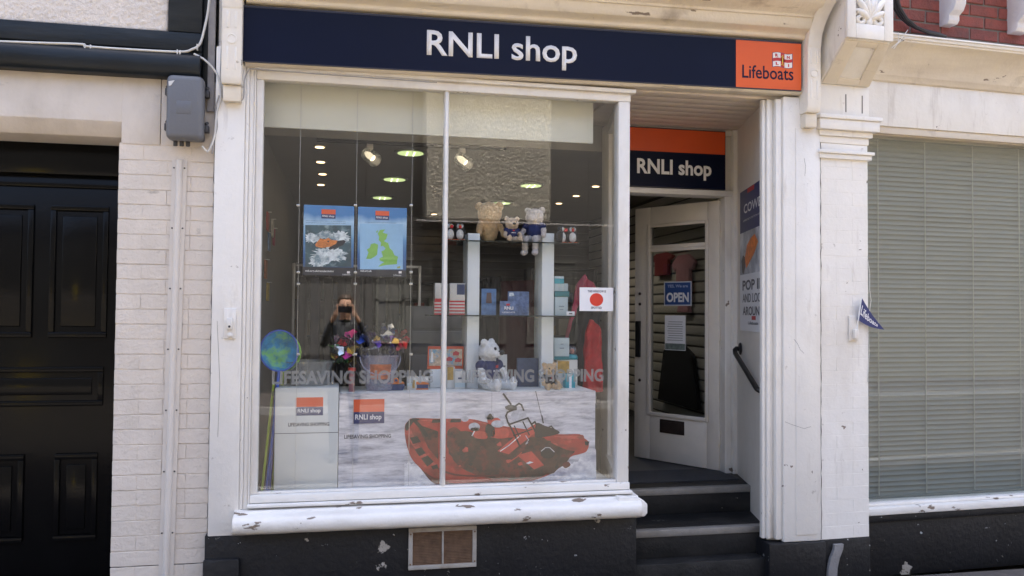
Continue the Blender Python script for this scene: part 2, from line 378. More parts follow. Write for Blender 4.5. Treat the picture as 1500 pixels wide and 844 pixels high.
# the black door
dr = bx('door', BLACKP, hs, -2.10, -1.10, .262, .31, 0, 2.30, .002)
bx('door_frame', BLACKP, hs, -2.12, -1.05, .225, .33, 2.30, 2.47, .004)
for x0, x1, z0, z1 in ((-1.52, -1.235, 1.44, 2.14), (-2.03, -1.60, 1.44, 2.14), (-2.03, -1.245, 1.08, 1.285), (-1.475, -1.265, .375, .83), (-2.03, -1.62, .375, .83)):
    mb = MB(); t = .028
    for a in ((x0, x1, z0, z0+t), (x0, x1, z1-t, z1), (x0, x0+t, z0+t, z1-t), (x1-t, x1, z0+t, z1-t)): mb.box(a[0], a[1], .246, .264, a[2], a[3])
    mb.build('panel_moulding', BLACKP, dr, .005)
    bx('panel', BLACKP, dr, x0+t+.03, x1-t-.03, .254, .264, z0+t+.03, z1-t-.03, .006)
bx('door_rail', BLACKP, dr, -2.10, -1.10, .250, .263, 2.235, 2.26, .003)
bx('threshold', STEPP, hs, -2.1, -1.12, .02, .4, 0.0, .05, .004)

# grey utility box
jb = thing('junction_box', 'rounded grey plastic utility box high on the cream wall under the dark beam', 'junction box', (-.80, 0, 2.43))
bx('base', GREYB, jb, -.878, -.715, -.035, -.003, 2.455, 2.765, .012)
bx('lid', GREYB, jb, -.887, -.708, -.125, -.040, 2.447, 2.775, .030, seg=4)
bx('name_plate', GREYB, jb, -.835, -.765, -.1268, -.120, 2.575, 2.64, .002)
sheet('torn_sticker', [(-.874, -.1262, 2.735), (-.845, -.1262, 2.742), (-.862, -.1262, 2.715), (-.872, -.1262, 2.712)], mat('sticker', (.6, .6, .6), .5), jb)
for sx in (-.894, -.703):
    for z in (2.52, 2.70):
        bx('clip', DKGREY, jb, sx-.010, sx+.012, -.06, -.02, z-.018, z+.018, .003)
        MB().tube([(sx-.004, -.03, z+.03), (sx+.005, -.05, z+.03)], .008).build('bolt', DKGREY, jb)
for x in (-.85, -.82, -.79):
    MB().tube([(x, -.05, 2.46), (x, -.05, 2.425)], .011).build('cable_gland', DKGREY, jb, .002)
# conduit cover
cv = thing('cable_conduit', 'cream painted ribbed conduit cover running down the brickwork below the grey box', 'conduit', (-.85, 0, 0))
def lean(p): return p + V((-.030*(1-p.z/2.36), 0, 0))
pf = [(-.872, -.003), (-.872, -.008), (-.851, -.009)] + [(-.836-.0165*math.cos(math.pi*i/8), -.010-.026*math.sin(math.pi*i/8)) for i in range(9)] + [(-.821, -.009), (-.800, -.008), (-.800, -.003)]
MB().extr(pf, 0.0, 2.36, 'z', lean, 12).build('cover', CONDUIT, cv, smooth=True)
for z in [.15+.31*i for i in range(8)]:
    for x in (-.862, -.811):
        q = lean(V((x, -.008, z))); MB().lathe([(.0045, 0), (.0045, .002), (.002, .003)], q, 8, Matrix.Rotation(rad(90), 3, 'X')).build('screw', DKGREY, cv)
# cables
def cable(name, label, pix, r, m, Y, clips=()):
    t = thing(name, label, 'cable', PT(pix[0][0], pix[0][1], Y))
    P = [PT(a, b, Y if len(c) == 0 else c[0]) for a, b, *c in pix]
    sm = []
    for i in range(len(P)-1):
        p0, p1, p2, p3 = P[max(i-1, 0)], P[i], P[i+1], P[min(i+2, len(P)-1)]
        for k in range(5):
            s = k/5; sm.append(.5*((2*p1)+(p2-p0)*s+(2*p0-5*p1+4*p2-p3)*s*s+(3*p1-p0-3*p2+p3)*s**3))
    sm.append(P[-1])
    MB().tube(sm, r, 8).build('wire', m, t, smooth=True, angle=80)
    for a, b in clips:
        q = PT(a, b, Y); bx('clip', m, t, q.x-.003, q.x+.003, q.y-.009, q.y+.012, q.z-.020, q.z+.010, .001)
    return t
cable('white_cable', 'white cable clipped along the dark beam and turning up beside the post', [(-40, 60), (0, 61), (60, 63), (120, 65), (126, 68), (180, 72), (262, 76), (282, 72), (293, 64), (300, 40), (305, 15), (308, -15)], .0062, CABLE, -.060, ((125, 68), (133, 69), (260, 76), (264, 77), (289, 68), (306, 4)))
cable('white_cable', 'loose white cable looping down past the grey box to its underside', [(284, 79), (300, 88), (315, 104), (322, 122), (323, 145), (317, 168), (315, 195), (310, 212), (304, 222), (296, 214)], .0055, CABLE, -.066)
cable('grey_cable', 'thin grey cable hooked under the left console and over the window corner', [(325, 60, -.085), (323, 110, -.085), (326, 143, -.085), (335, 149, -.09), (350, 149, -.09), (357, 142, -.085), (358, 118, -.08), (364, 104, -.078), (372, 101, -.078), (420, 105, -.078), (640, 121, -.078)], .0030, CABLEG, -.085)
cable('grey_cable', 'thin grey cable curling down the joint between brick wall and white pilaster', [(321, 140), (316, 160), (318, 185), (313, 205), (311, 225)], .004, CABLEG, -.062)

# ================================================================== the shop
sh = thing('shop_building', 'white shopfront with wide display window, stepped porch and navy painted base', 'shop', (1.0, 0, 0))
SL = lambda x: .0135*(x-.9)                         # the fascia rises a little to the right
slant = lambda p: p + V((0, 0, SL(p.x)))
# base
bx('stall_riser', PLINTH, sh, -.672, 1.628, -.062, .05, 0, .452, .006)
bx('base_block', PLINTH, sh, -.676, -.50, -.088, -.060, 0, .335, .010)
bx('stall_riser_return', PLINTH, sh, 1.55, 1.626, .05, .9, 0, .46, .004)
# left pilaster and its stepped architrave
bx('pilaster', WHITE, sh, -.659, -.512, -.062, .16, .443, 2.95, .006)
for i, (x0, x1, y) in enumerate(((-.511, -.494, -.050), (-.493, -.470, -.040), (-.469, -.4615, -.047))):
    bx('architrave', WHITE, sh, x0, x1, y, .12, .500+.02*i, 2.86, .004)
# sill with rounded nose
pf = [(.04, .462), (-.125, .462)] + [(-.128-.030*math.sin(math.pi*i/8), .508-.043*math.cos(math.pi*i/8)) for i in range(9)] + [(-.105, .556), (-.085, .560), (-.080, .570), (.04, .580)]
MB().extr(pf, -.530, 1.628, 'x', n=60).build('window_sill', SILLW, sh, smooth=True, jit=.0022, angle=50)
pf2 = [(x, z) for x, z in ((1.50, .462), (1.655, .462), (1.672, .48), (1.672, .53), (1.65, .552), (1.62, .566), (1.50, .578))]
MB().extr(pf2, -.118, .80, 'y').build('window_sill_return', SILLW, sh, .006)
bx('sill_step', SILLW, sh, -.470, 1.602, -.072, .04, .5805, .598, .004)
# window frame
bx('bottom_rail', SILLW, sh, -.461, 1.594, -.045, .03, .5985, .640, .006)
bx('glazing_bead', SILLW, sh, -.425, 1.522, -.018, .02, .6405, .652, .003)
bx('left_stile', FRAMEW, sh, -.461, -.424, -.028, .03, .6405, 2.80, .005)
bx('head_rail', FRAMEW, sh, -.461, 1.594, -.034, .03, 2.800, 2.846, .005)
bx('head_cap', FRAMEW, sh, -.470, 1.618, -.058, .02, 2.8465, 2.868, .003)
bx('corner_post', FRAMEW, sh, 1.521, 1.590, -.036, .05, .6405, 2.799, .006)
MB().extr([(.526, .03), (.526, -.012), (.532, -.024), (.546, -.024), (.552, -.012), (.552, .03)], .6522, 2.7995, 'z').build('mullion', FRAMEW, sh, .002)
# panes with vinyl lettering
for i, (x0, x1) in enumerate(((-.4235, .5258), (.5522, 1.5208))):
    p = MB().box(x0, x1, -.003, .003, .6525, 2.7995).build('window_pane', GLASS, sh)
    a, b = ((398, 634), (676, 884))[i]
    q0 = PT(a, 567 if i == 0 else 560, .006); q1 = PT(b, 552, .006)
    text('LIFESAVING SHOPPING', VINYL, p, (q0.x, .0055, 1.203), X3, Z3, q1.x-q0.x, .073, .035, 'window_lettering', 0)
# return window towards the porch
A, B = V((1.575, .05, 0)), V((1.765, .84, 0))
dv = (B-A).normalized(); nv = V((dv.y, -dv.x, 0))
def slab(name, m, p, s0, s1, t0, t1, z0, z1, o=A, d=dv, n=nv, bevel=0):
    c = [o+d*s+n*t for s, t in ((s0, t0), (s1, t0), (s1, t1), (s0, t1))]
    return MB().hexa([(q.x, q.y, z0) for q in c]+[(q.x, q.y, z1) for q in c]).build(name, m, p, bevel)
ln = (B-A).length
slab('return_pane', GLASS, sh, .02, ln-.02, -.003, .003, .64, 2.80)
slab('return_rail', FRAMEW, sh, .0, ln, -.025, .025, .56, .6395, bevel=.004)
slab('return_rail', FRAMEW, sh, .0, ln, -.025, .025, 2.801, 2.875, bevel=.004)
# fascia, cornice and consoles
pf = [(.0, 2.872), (-.075, 2.872), (-.092, 2.884), (-.092, 2.900), (-.070, 2.908), (-.070, 3.23), (.0, 3.23)]
MB().extr(pf, -.515, 2.66, 'x', slant).build('fascia_board', CREAM_BOUNCE, sh, .003)
pf = [(0.0, 3.19), (-.115, 3.19), (-.125, 3.198), (-.125, 3.212), (-.145, 3.222), (-.175, 3.232), (-.195, 3.255), (-.203, 3.285), (-.215, 3.287), (-.215, 3.300), (-.24, 3.315), (-.29, 3.330), (-.325, 3.36), (-.335, 3.395), (-.35, 3.397), (-.35, 3.45), (-.02, 3.52), (0, 3.52)]
MB().extr(pf, -.51, 2.655, 'x', slant).build('cornice', CREAM_BOUNCE, sh, .002)  # its cream tone holds painted bounce light from the sunlit street
def console(x0, x1, dz):
    pf = [(0, 2.75), (-.135, 2.75), (-.150, 2.785), (-.150, 3.13)]
    for i in range(9):
        t = i/8; pf.append((-.155-.20*t**1.7, 3.135+.24*(t**.8)))
    pf += [(-.37, 3.385), (-.37, 3.45), (0, 3.45)]
    c = MB().extr([(a, b+dz) for a, b in pf], x0, x1, 'x').build('console', WHITE, sh, .004)
    cx = (x0+x1)/2; wd = x1-x0
    m90 = Matrix.Rotation(rad(90), 3, 'X')
    MB().lathe([(.021, 0), (.026, .003), (.026, .006), (.020, .007), (.019, .003), (.0, .003)], (cx, -.149, 2.975+dz), 20, m90).build('roundel', WHITE, c, smooth=True)
    for s in (-1, 1):
        bx('flute', WHITE, c, cx+s*.020-.007, cx+s*.020+.007, -.154, -.145, 3.03+dz, 3.115+dz, .003)
        bx('flute', WHITE, c, cx+s*.020-.005, cx+s*.020+.005, -.153, -.145, 2.82+dz, 2.935+dz, .002)
    bx('console_foot', CREAM_BOUNCE, sh, x0+.006, x1-.004, -.115, .0, 2.665+dz, 2.7485+dz, .006)
    bx('console_cap', WHITE, c, x0-.006, x1+.006, -.392, -.1, 3.40+dz, 3.47+dz, .004)
console(-.622, -.524, -.010)
console(2.640, 2.725, .030)
# right pilaster
bx('pilaster', WHITE, sh, 2.535, 2.775, -.060, .16, .262, 2.885, .006)
for x0, x1, y in ((2.428, 2.450, -.006), (2.451, 2.474, -.022), (2.475, 2.493, -.014), (2.494, 2.534, -.045)):
    bx('architrave', WHITE, sh, x0, x1, y, .03, .275, 2.872, .005)
bx('pilaster_strip', WHITE, sh, 2.612, 2.745, -.066, -.058, .30, 2.70, .003)
bx('pilaster_base', PLINTH, sh, 2.435, 2.80, -.075, .2, 0, .2605, .010)
# porch wall (splayed), soffit boards, door frame
C0, C1 = V((2.470, .018, 0)), V((2.735, 1.0, 0)); wd_ = (C1-C0).normalized(); wn = V((-wd_.y, wd_.x, 0))
slab('porch_wall', PORCHW, sh, .0, (C1-C0).length, -.10, 0, 0, 2.95, C0, wd_, wn)
for i in range(8):
    bx('soffit_board', SOFFP, sh, 1.56, 2.80, .012+i*.105, .012+i*.105+.102, 2.879, 2.90, .004)
bx('soffit_core', SOFFP, sh, 1.50, 2.80, .0, 1.0, 2.90, 2.96, 0)
DY = .86
for x0, x1, y in ((2.655, 2.690, DY-.05), (2.691, 2.735, DY-.025)): bx('door_jamb', FRAMEW, sh, x0, x1, y, DY+.12, .484, 2.878, .005)
bx('door_jamb', FRAMEW, sh, 2.606, 2.654, DY-.02, DY+.1, .484, 2.45, .004)
bx('door_jamb', FRAMEW, sh, 1.742, 1.800, DY-.05, DY+.10, .484, 2.878, .005)
bx('transom', FRAMEW, sh, 1.801, 2.654, DY-.045, DY+.1, 2.412, 2.450, .005)
bx('transom_rail', FRAMEW, sh, 1.801, 2.654, DY-.030, DY+.05, 2.8405, 2.878, .004)
bx('transom_panel', PORCHW, sh, 1.801, 2.654, DY, DY+.04, 2.45, 2.84, 0)
# steps
for z, y0, m in ((.165, -.02, STEPP), (.325, .085, STEPP), (.485, .43, STEPP)):
    st = bx('step', m, sh, 1.62, 2.85, y0, (.10 if z < .2 else .45 if z < .4 else .93), 0 if z < .2 else z-.164, z, .006)
    if z > .2:
        bx('nosing', NOSE, st, 1.62, 2.44+.29*(y0)+.035, y0-.006, y0+.045, z-.036, z+.0035, .003)
bx('door_mat', CARPET, sh, 1.80, 2.60, .62, .99, .4855, .492, 0)
# the open door
HX, HYY = 2.612, DY+.06
ang = math.atan2(1.55-HYY, 2.215-HX)
dd = V((math.cos(ang), math.sin(ang), 0)); dn = V((-dd.y, dd.x, 0))          # dn points to the visitor
if dn.dot(CAM-V((HX, HYY, 1.6))) < 0: dn = -dn
DO = V((HX, HYY, 0)); DW = .742
def dslab(name, m, p, s0, s1, t0, t1, z0, z1, bevel=.003): return slab(name, m, p, s0, s1, t0, t1, z0, z1, DO, dd, dn, bevel)
dz = lambda py: PL(995, py, DO+dn*.02, dn).z
zg = [dz(609), dz(366), dz(359), dz(329)]
SA, SB = .100, DW-.145
door = dslab('door', DOORP, sh, .0, SA-.001, -.022, .022, .492, 2.395)
dslab('door_stile', DOORP, door, SB+.001, DW, -.022, .022, .492, 2.395)
for z0, z1 in ((.492, zg[0]-.001), (zg[1]+.001, zg[2]-.001), (zg[3]+.001, 2.395)): dslab('door_rail', DOORP, door, SA, SB, -.022, .022, z0, z1)
for z0, z1 in ((zg[0], zg[1]), (zg[2], zg[3])):
    dslab('door_pane', DGLASS, door, SA, SB, -.003, .003, z0, z1, 0)
    mb = MB()
    for s0, s1, a, b in ((SA-.02, SA+.008, z0-.02, z1+.016), (SB-.008, SB+.02, z0-.02, z1+.016), (SA+.008, SB-.008, z0-.02, z0+.008), (SA+.008, SB-.008, z1-.008, z1+.016)):
        c = [DO+dd*s+dn*t for s, t in ((s0, .0225), (s1, .0225), (s1, .036), (s0, .036))]
        mb.hexa([(q.x, q.y, a) for q in c]+[(q.x, q.y, b) for q in c])
    mb.build('glazing_bead', DOORP, door, .004)
dslab('letter_plate', BRONZE, door, .285, .50, .0225, .030, dz(637), dz(617))
dslab('letter_flap', BRONZE, door, .30, .485, .030, .034, dz(634), dz(620))
dslab('push_plate', IRON, door, DW-.06, DW-.018, .0225, .040, 1.255, 1.530)
for z in (1.66, 1.74, 1.08):
    q = DO+dd*(DW-.05)+dn*.022; MB().ell((q.x, q.y, z), .012, 10, 6).build('lock', BRONZE, door, smooth=True)
for z in (.72, 1.45, 2.18): dslab('hinge', DOORP, door, -.012, .004, .010, .034, z-.05, z+.05)
# interior shell
bx('interior_floor', INTF, sh, -.70, 3.3, .93, 5.7, .38, .484, 0)
bx('interior_floor', INTF, sh, -.66, 1.55, .05, .93, .0, .47, 0)
bx('ceiling', INTC, sh, -.66, 3.3, 1.02, 5.7, 2.75, 2.96, 0)
bx('ceiling', INTC, sh, -.66, 1.50, .05, 1.02, 2.93, 3.0, 0)
bx('bulkhead', INTC, sh, -.66, 1.78, 1.005, 1.019, 2.72, 2.93, 0)
bx('interior_wall', INTW, sh, -.66, -.52, .17, 5.7, .47, 2.93, 0)
bx('back_wall', INTW, sh, -.66, 3.3, 5.55, 5.75, .0, 5.2, 0)
bx('interior_wall', INTW, sh, 3.06, 3.18, 1.05, 5.55, .0, 2.75, 0)
bx('interior_wall', INTW, sh, 2.76, 3.06, .99, 1.05, .485, 2.75, 0)
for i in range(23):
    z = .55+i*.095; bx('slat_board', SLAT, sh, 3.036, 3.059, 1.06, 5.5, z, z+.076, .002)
for i in range(0):
    z = .9+i*.095; bx('slat_board', SLAT, sh, -.519, -.505, .95, 5.5, z, z+.086, .002)
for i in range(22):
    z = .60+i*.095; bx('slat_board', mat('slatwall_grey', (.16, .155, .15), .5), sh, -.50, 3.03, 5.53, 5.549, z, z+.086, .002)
# unseen upper floor and roof of the shop, sized for their street shade
bx('upper_wall', REDB, sh, -.70, 2.80, .0, .25, 3.53, 5.2, 0)
bx('upper_wall', WHITE, sh, -.66, 2.80, .02, .12, 2.965, 3.53, 0)
bx('party_wall', INTW, sh, -.695, -.665, .20, 5.7, 0, 5.2, 0)
bx('roof', SLATE, sh, -.685, 2.85, -.1, 6.0, 5.2, 5.35, 0)

# thin dark lines, cracks and open joints in the old paint
GRIME_DARK = mat('joint_dirt_dark_line', (.10, .085, .07), .9, .4, 40)
def crack(pts, rr, m=GRIME_DARK, name='paint_crack', jag=.0):
    out = []
    for (a, b) in zip(pts, pts[1:]):
        a, b = V(a), V(b); n = max(1, int((b-a).length/.035)) if jag else 1
        for k in range(n): out.append(a.lerp(b, k/n)+V((random.uniform(-jag, jag), 0, 0)))
    out.append(V(pts[-1])); MB().tube(out, [rr*random.uniform(.35, 1.3) for _ in out] if jag else rr, 5).build(name, m, sh)
for px in (((1163, 497), (1168, 503), (1172, 512), (1178, 518)), ((1188, 625), (1178, 628), (1160, 622), (1150, 618)), ((1178, 232), (1180, 243), (1179, 258))):
    crack([PT(a, b, -.0662) for a, b in px], .0008)
crack([(2.7785, -.059, .27), (2.7785, -.059, 2.62)], .0022, name='open_joint', jag=.0022)
crack([(-.664, -.004, .0), (-.664, -.004, 2.62)], .0042, name='open_joint', jag=.0025)
for x0, x1, z, y in ((.30, 1.61, 2.8700, -.053), (-.46, 1.59, .5990, -.0455), (-.50, 1.60, .5795, -.0735)):
    crack([(x0, y, z+.0135*0), (x1, y, z)], .0014, name='dark_line', jag=0.0)  # thin dark lines along the head cap gap and the sill steps
crack([PT(a, b, -.0625) for a, b in ((318, 470), (322, 560), (319, 640))], .0007)
# pelmet board hung behind the glass
pm = thing('pelmet', 'pale board hanging across the top of the shop window inside the glass', 'pelmet', (.5, .12, 2.58))
bx('board', PELMET, pm, -.44, 1.415, .112, .126, 2.582, 2.925, .001)

# ------------------------------------------------------------------ lettering on signs
sg = thing('shop_sign', 'long navy fascia sign reading RNLI shop with orange Lifeboats end panel', 'sign', (1.0, -.10, 2.9))
us = (X3+Z3*.0135).normalized()
def SP(px, py, Y=-.104): return PT(px, py, Y)
MB().box(-.523, 2.625, -.104, -.071, 2.888, 3.172).build('board', NAVY, sg)
for v_ in sg.children[0].data.vertices: v_.co.z += SL(v_.co.x)
for a, b in ((2.8845, 2.889), (3.166, 3.176)):
    MB().extr([(-.1065, a), (-.1065, b), (-.07, b), (-.07, a)], -.524, 2.627, 'x', slant).build('edge_trim', mat('sign_edge', (.02, .02, .035), .4), sg)
a = SP(625, 82); b = SP(845, 106)
text('RNLI shop', SIGNW, sg, (a.x, -.104, 2.930+SL(a.x)), us, Z3, b.x-a.x, .178, .016, 'lettering', 0.0005, .002)
MB().extr([(-.1055, 2.890), (-.1055, 3.165), (-.1035, 3.165), (-.1035, 2.890)], SP(1078, 90).x, 2.6245, 'x', slant).build('orange_panel', ORANGE, sg)
a = SP(1087, 118); b = SP(1162, 118)
text('Lifeboats', mat('sign_dark_navy', (.010, .010, .035), .4, spec=.2), sg, (a.x, -.1058, 2.945+SL(a.x)), us, Z3, b.x-a.x, .078, .012, 'lettering', .0005)
FLW = mat('flag_white', (.78, .76, .76), .4); FLR = mat('flag_red', (.50, .03, .03), .4); FLY = mat('flag_gold', (.70, .42, .05), .4)
fa = SP(1132, 77); fb = SP(1160, 99)
def flag_emblem(parent, O, u, v, wdt, hgt, n, lets=True):
    """white flag with red cross, four letters and a small anchor"""
    wave = lambda s: .06*math.sin(s*math.pi*2)*hgt
    def pt(s, t, k): return V(O)+u*(s*wdt)+v*(t*hgt+wave(s))+n*(.0003*k)
    def strip(s0, s1, t0, t1, m, k, nm):
        mb = MB(); N_ = 8
        for i in range(N_):
            a_, b_ = s0+(s1-s0)*i/N_, s0+(s1-s0)*(i+1)/N_
            mb.poly([pt(a_, t0, k), pt(b_, t0, k), pt(b_, t1, k), pt(a_, t1, k)])
        return mb.build(nm, m, parent)
    strip(-.03, 1.03, -.03, 1.03, PRNAVY, 1, 'flag_border')
    strip(0, 1, 0, 1, FLW, 2, 'flag_field')
    strip(.40, .60, 0, 1, FLR, 3, 'flag_cross'); strip(0, 1, .38, .62, FLR, 3, 'flag_cross')
    strip(.47, .53, .12, .88, FLY, 4, 'anchor'); strip(.42, .58, .70, .76, FLY, 4, 'anchor'); strip(.41, .59, .12, .20, FLY, 4, 'anchor')
    if lets:
        for ch, s, t in (('R', .11, .70), ('N', .72, .68), ('L', .14, .08), ('I', .78, .08)):
            text(ch, FLR, parent, pt(s, t, 4), u, v, wdt*(.16 if ch != 'I' else .06), hgt*.22, .05, 'flag_letter', .0002)
flag_emblem(sg, (fa.x, -.1058, fb.z-.003), us, Z3, fb.x-fa.x, fa.z-fb.z, V((0, -1, 0)))

# porch sign over the door
ps = thing('porch_sign', 'orange over navy panel reading RNLI shop above the open door', 'sign', (2.2, DY, 2.46))
Yp = DY-.052
a = PT(1062, 280, Yp); b = PT(1062, 190, Yp); zm = PT(1062, 227, Yp).z; zt = b.z-.012
bx('board', mat('sign_edge', (.02, .02, .035), .4), ps, 1.803, a.x+.004, Yp, DY-.031, 2.452, zt, .002)
sheet('navy_panel', [(1.806, Yp, 2.458), (a.x, Yp, 2.458), (a.x, Yp, zm), (1.806, Yp, zm)], NAVY, ps, .0015)
sheet('orange_panel', [(1.806, Yp, zm), (a.x, Yp, zm), (a.x, Yp, zt-.008), (1.806, Yp, zt-.008)], ORANGE2, ps, .0015)
a = PT(933, 262, Yp); b = PT(1042, 262, Yp); c = PT(990, 237, Yp); e = PT(1035, 265, Yp)
text('RNLI shop', SIGNW, ps, (a.x, Yp, e.z), X3, Z3, b.x-a.x, c.z-e.z+.012, .028, 'lettering', .0025)

# ------------------------------------------------------------------ small things on the front
vt = thing('air_vent', 'rusty louvred air brick in a pale metal frame on the navy base', 'vent', (.53, -.065, .23))
vx0, vx1, vz0, vz1 = .353, .716, .228, .446
bx('backing', mat('vent_dark', (.02, .014, .01), .9), vt, vx0+.01, vx1-.01, -.0655, -.0622, vz0+.01, vz1-.01, 0)
mb = MB()
for q in ((vx0, vx1, vz0, vz0+.022), (vx0, vx1, vz1-.022, vz1), (vx0, vx0+.022, vz0+.022, vz1-.022), (vx1-.022, vx1, vz0+.022, vz1-.022), ((vx0+vx1)/2-.005, (vx0+vx1)/2+.005, vz0+.022, vz1-.022)):
    mb.box(q[0], q[1], -.084, -.066, q[2], q[3])
mb.build('frame', VENTF, vt, .002, jit=.001)
for s in ((vx0+.022, (vx0+vx1)/2-.005), ((vx0+vx1)/2+.005, vx1-.022)):
    n = 21; pit = (vz1-vz0-.044)/n
    lm = None
    for i in range(n):
        z = vz0+.022+pit*(i+.5)
        if lm is None:
            o = MB().hexa([(s[0]-.53, -.079, -.0035), (s[1]-.53, -.079, -.0035), (s[1]-.53, -.068, .000), (s[0]-.53, -.068, .000), (s[0]-.53, -.079, -.0010), (s[1]-.53, -.079, -.0010), (s[1]-.53, -.068, .0030), (s[0]-.53, -.068, .0030)]).build('louvre', RUSTV, None)
            o.location = (.53, 0, z); setp(o, vt); lm = o
        else: place(lm, 'louvre', vt, (.53, random.uniform(-.001, .001), z), (0, random.uniform(-.006, .006), 0))
for x in (vx0+.010, vx1-.010):
    for z in (vz0+.03, vz1-.03): MB().ell((x, -.085, z), (.005, .003, .005), 8, 6).build('screw', RUSTV, vt)

def bell(name, label, x, z, Y, hgt, wdt):
    t = thing(name, label, 'doorbell', (x, Y, z-hgt/2))
    bx('back_plate', WHITE, t, x-wdt/2, x+wdt/2, Y-.010, Y, z-hgt/2, z+hgt/2, .004)
    bx('button_housing', FRAMEW, t, x-wdt*.24, x+wdt*.24, Y-.026, Y-.0095, z-.030, z+.028, .004)
    MB().ell((x, Y-.027, z-.015), (.006, .004, .006), 10, 6).build('button', DKGREY, t, smooth=True)
    MB().ell((x+.002, Y-.013, z-hgt*.38), (.016, .006, .012), 10, 6).build('paint_lump', WHITE, t, smooth=True)
q = PT(337, 474, -.063); bell('doorbell', 'white painted doorbell on the wide pilaster left of the shop window', q.x, q.z, -.0625, .155, .062)

# paper notice on the glass
nt_ = thing('window_notice', 'white paper notice with a red dot taped to the window corner', 'notice', (1.4, -.004, 1.6))
a, b = PT(849, 421, -.004), PT(898, 456, -.004)
bx('paper', PRINTW, nt_, a.x, b.x, -.0052, -.0036, b.z, a.z, 0)
cx_, cz_ = (a.x+b.x)/2, (a.z+b.z)/2-.002
sheet('red_dot', [(cx_+.040*math.cos(t*math.pi/12), -.0052, cz_+.037*math.sin(t*math.pi/12)) for t in range(24)], mat('dot_red', (.62, .04, .02), .5), nt_, .0006)
text('THIS WINDOW IS', PRINTG, nt_, (cx_-.052, -.0052, a.z-.028), X3, Z3, .108, .013, .03, 'lettering', .0006)
text('SPOTTED', PRINTG, nt_, (cx_-.032, -.0052, b.z+.012), X3, Z3, .064, .013, .03, 'lettering', .0006)

# OPEN sign and notice on the door glass
def on_door(s, z, t=.0): return DO+dd*s+dn*t+Z3*z
def door_rect(px0, py0, px1, py1):
    o, n = DO+dn*.005, dn
    p = [PL(*k, o, n) for k in ((px0, py0), (px1, py1))]
    s = sorted([(q-DO).dot(dd) for q in p]); return s[0], s[1], p[1].z, p[0].z
du = -dd; 
s0, s1, z0, z1 = door_rect(973, 413, 1013, 448)
op = thing('open_sign', 'blue Yes We Are Open sign hanging inside the door glass', 'sign', on_door((s0+s1)/2, z0))
slab('board', mat('open_white', (.55, .57, .62), .4), op, s0, s1, .0035, .0055, z0, z1, DO, dd, dn)
slab('blue_field', mat('open_blue', (.03, .075, .24), .4), op, s0+.008, s1-.008, .0056, .0062, z0+.008, z1-.008, DO, dd, dn)
text('OPEN', SIGNW, op, on_door(s1-.022, z0+.026, .0062), du, Z3, s1-s0-.044, .072, .04, 'lettering', .001)
text('YES, We are', mat('open_pale', (.35, .42, .62), .4), op, on_door(s1-.03, z1-.048, .0062), du, Z3, s1-s0-.06, .026, .03, 'lettering', .001)
s0, s1, z0, z1 = door_rect(974, 462, 1004, 514)
dnote = thing('door_notice', 'white printed notice below the open sign on the door glass', 'notice', on_door((s0+s1)/2, z0))
slab('paper', PRINTW, dnote, s0, s1, .0035, .005, z0, z1, DO, dd, dn)
for i in range(9):
    zz = z1-.05-i*.017
    slab('text_line', mat('notice_ink', (.30, .30, .30), .5), dnote, s0+.02+random.uniform(0, .012), s1-.02-random.uniform(0, .015), .0052, .0056, zz, zz+.005, DO, dd, dn)
slab('picture_strip', mat('notice_picture', (.16, .20, .18), .5, .4, 40), dnote, s0+.004, s1-.004, .0052, .0056, z0+.004, z0+.05, DO, dd, dn)

# porch poster on the splayed wall
o_ = C0+wn*.004
def WPt(px, py): return PL(px, py, o_, wn)
pa = WPt(1084, 283); pb = WPt(1084, 484)
s_back = (pa-C0).dot(wd_); PWd = s_back-.03; zt, zb = pa.z, pb.z
pp = thing('porch_poster', 'tall navy and white poster reading COWES on the white porch wall', 'poster', C0+wd_*(s_back/2)+Z3*zb)
tilt = .02
slab('sheet', PRINTW, pp, s_back-PWd, s_back, .001, .003, zb, zt, C0, wd_, wn)
pu = -wd_
def PW(a, z, k=0): return C0+wd_*(s_back-a)+wn*(.0032+.0004*k)+Z3*z
H_ = zt-zb
seam = mat('poster_spray', (.36, .38, .42), .4, .5, 6, stain=(((.75, .75, .78), 5, .45, .65, (1, 1, 1), 1),))
sheet('navy_top', [PW(.0, zt-H_*.30), PW(PWd, zt-H_*.30), PW(PWd, zt), PW(0, zt)], PRNAVY, pp, 0)
sheet('spray_picture', [PW(0, zt-H_*.60), PW(PWd, zt-H_*.60), PW(PWd, zt-H_*.30), PW(0, zt-H_*.30)], seam, pp, 0)
sheet('orange_figure', [PW(a*PWd, zt-H_*b, 1) for a, b in ((.20, .50), (.30, .40), (.45, .36), (.62, .34), (.75, .40), (.60, .47), (.42, .52), (.28, .56))], mat('poster_orange', (.75, .20, .03), .4, .3, 25), pp, 0)
sheet('dark_figure', [PW(a*PWd, zt-H_*b, 2) for a, b in ((.07, .50), (.14, .46), (.22, .48), (.24, .55), (.15, .60), (.10, .58))], mat('poster_dark', (.06, .04, .04), .4, .5, 40), pp, 0)
sheet('red_flag', [PW(.32*PWd, zt-H_*.035, 1), PW(.6*PWd, zt-H_*.035, 1), PW(.6*PWd, zt-.003, 1), PW(.32*PWd, zt-.003, 1)], FLR, pp, 0)
text('COWES', SIGNW, pp, PW(.16*PWd+.01, zt-H_*.17, 1), pu, Z3, PWd*.80, .062, .02)
text('LIFEBOAT STATION SHOP', SIGNW, pp, PW(.12*PWd+.02, zt-H_*.225, 1), pu, Z3, PWd*.78, .012, .0)
text('POP IN', PRINTG, pp, PW(.12*PWd, zt-H_*.715, 1), pu, Z3, PWd*.86, .068, .03)
text('AND LOOK', PRINTG, pp, PW(.12*PWd, zt-H_*.80, 1), pu, Z3, PWd*.86, .058, .01)
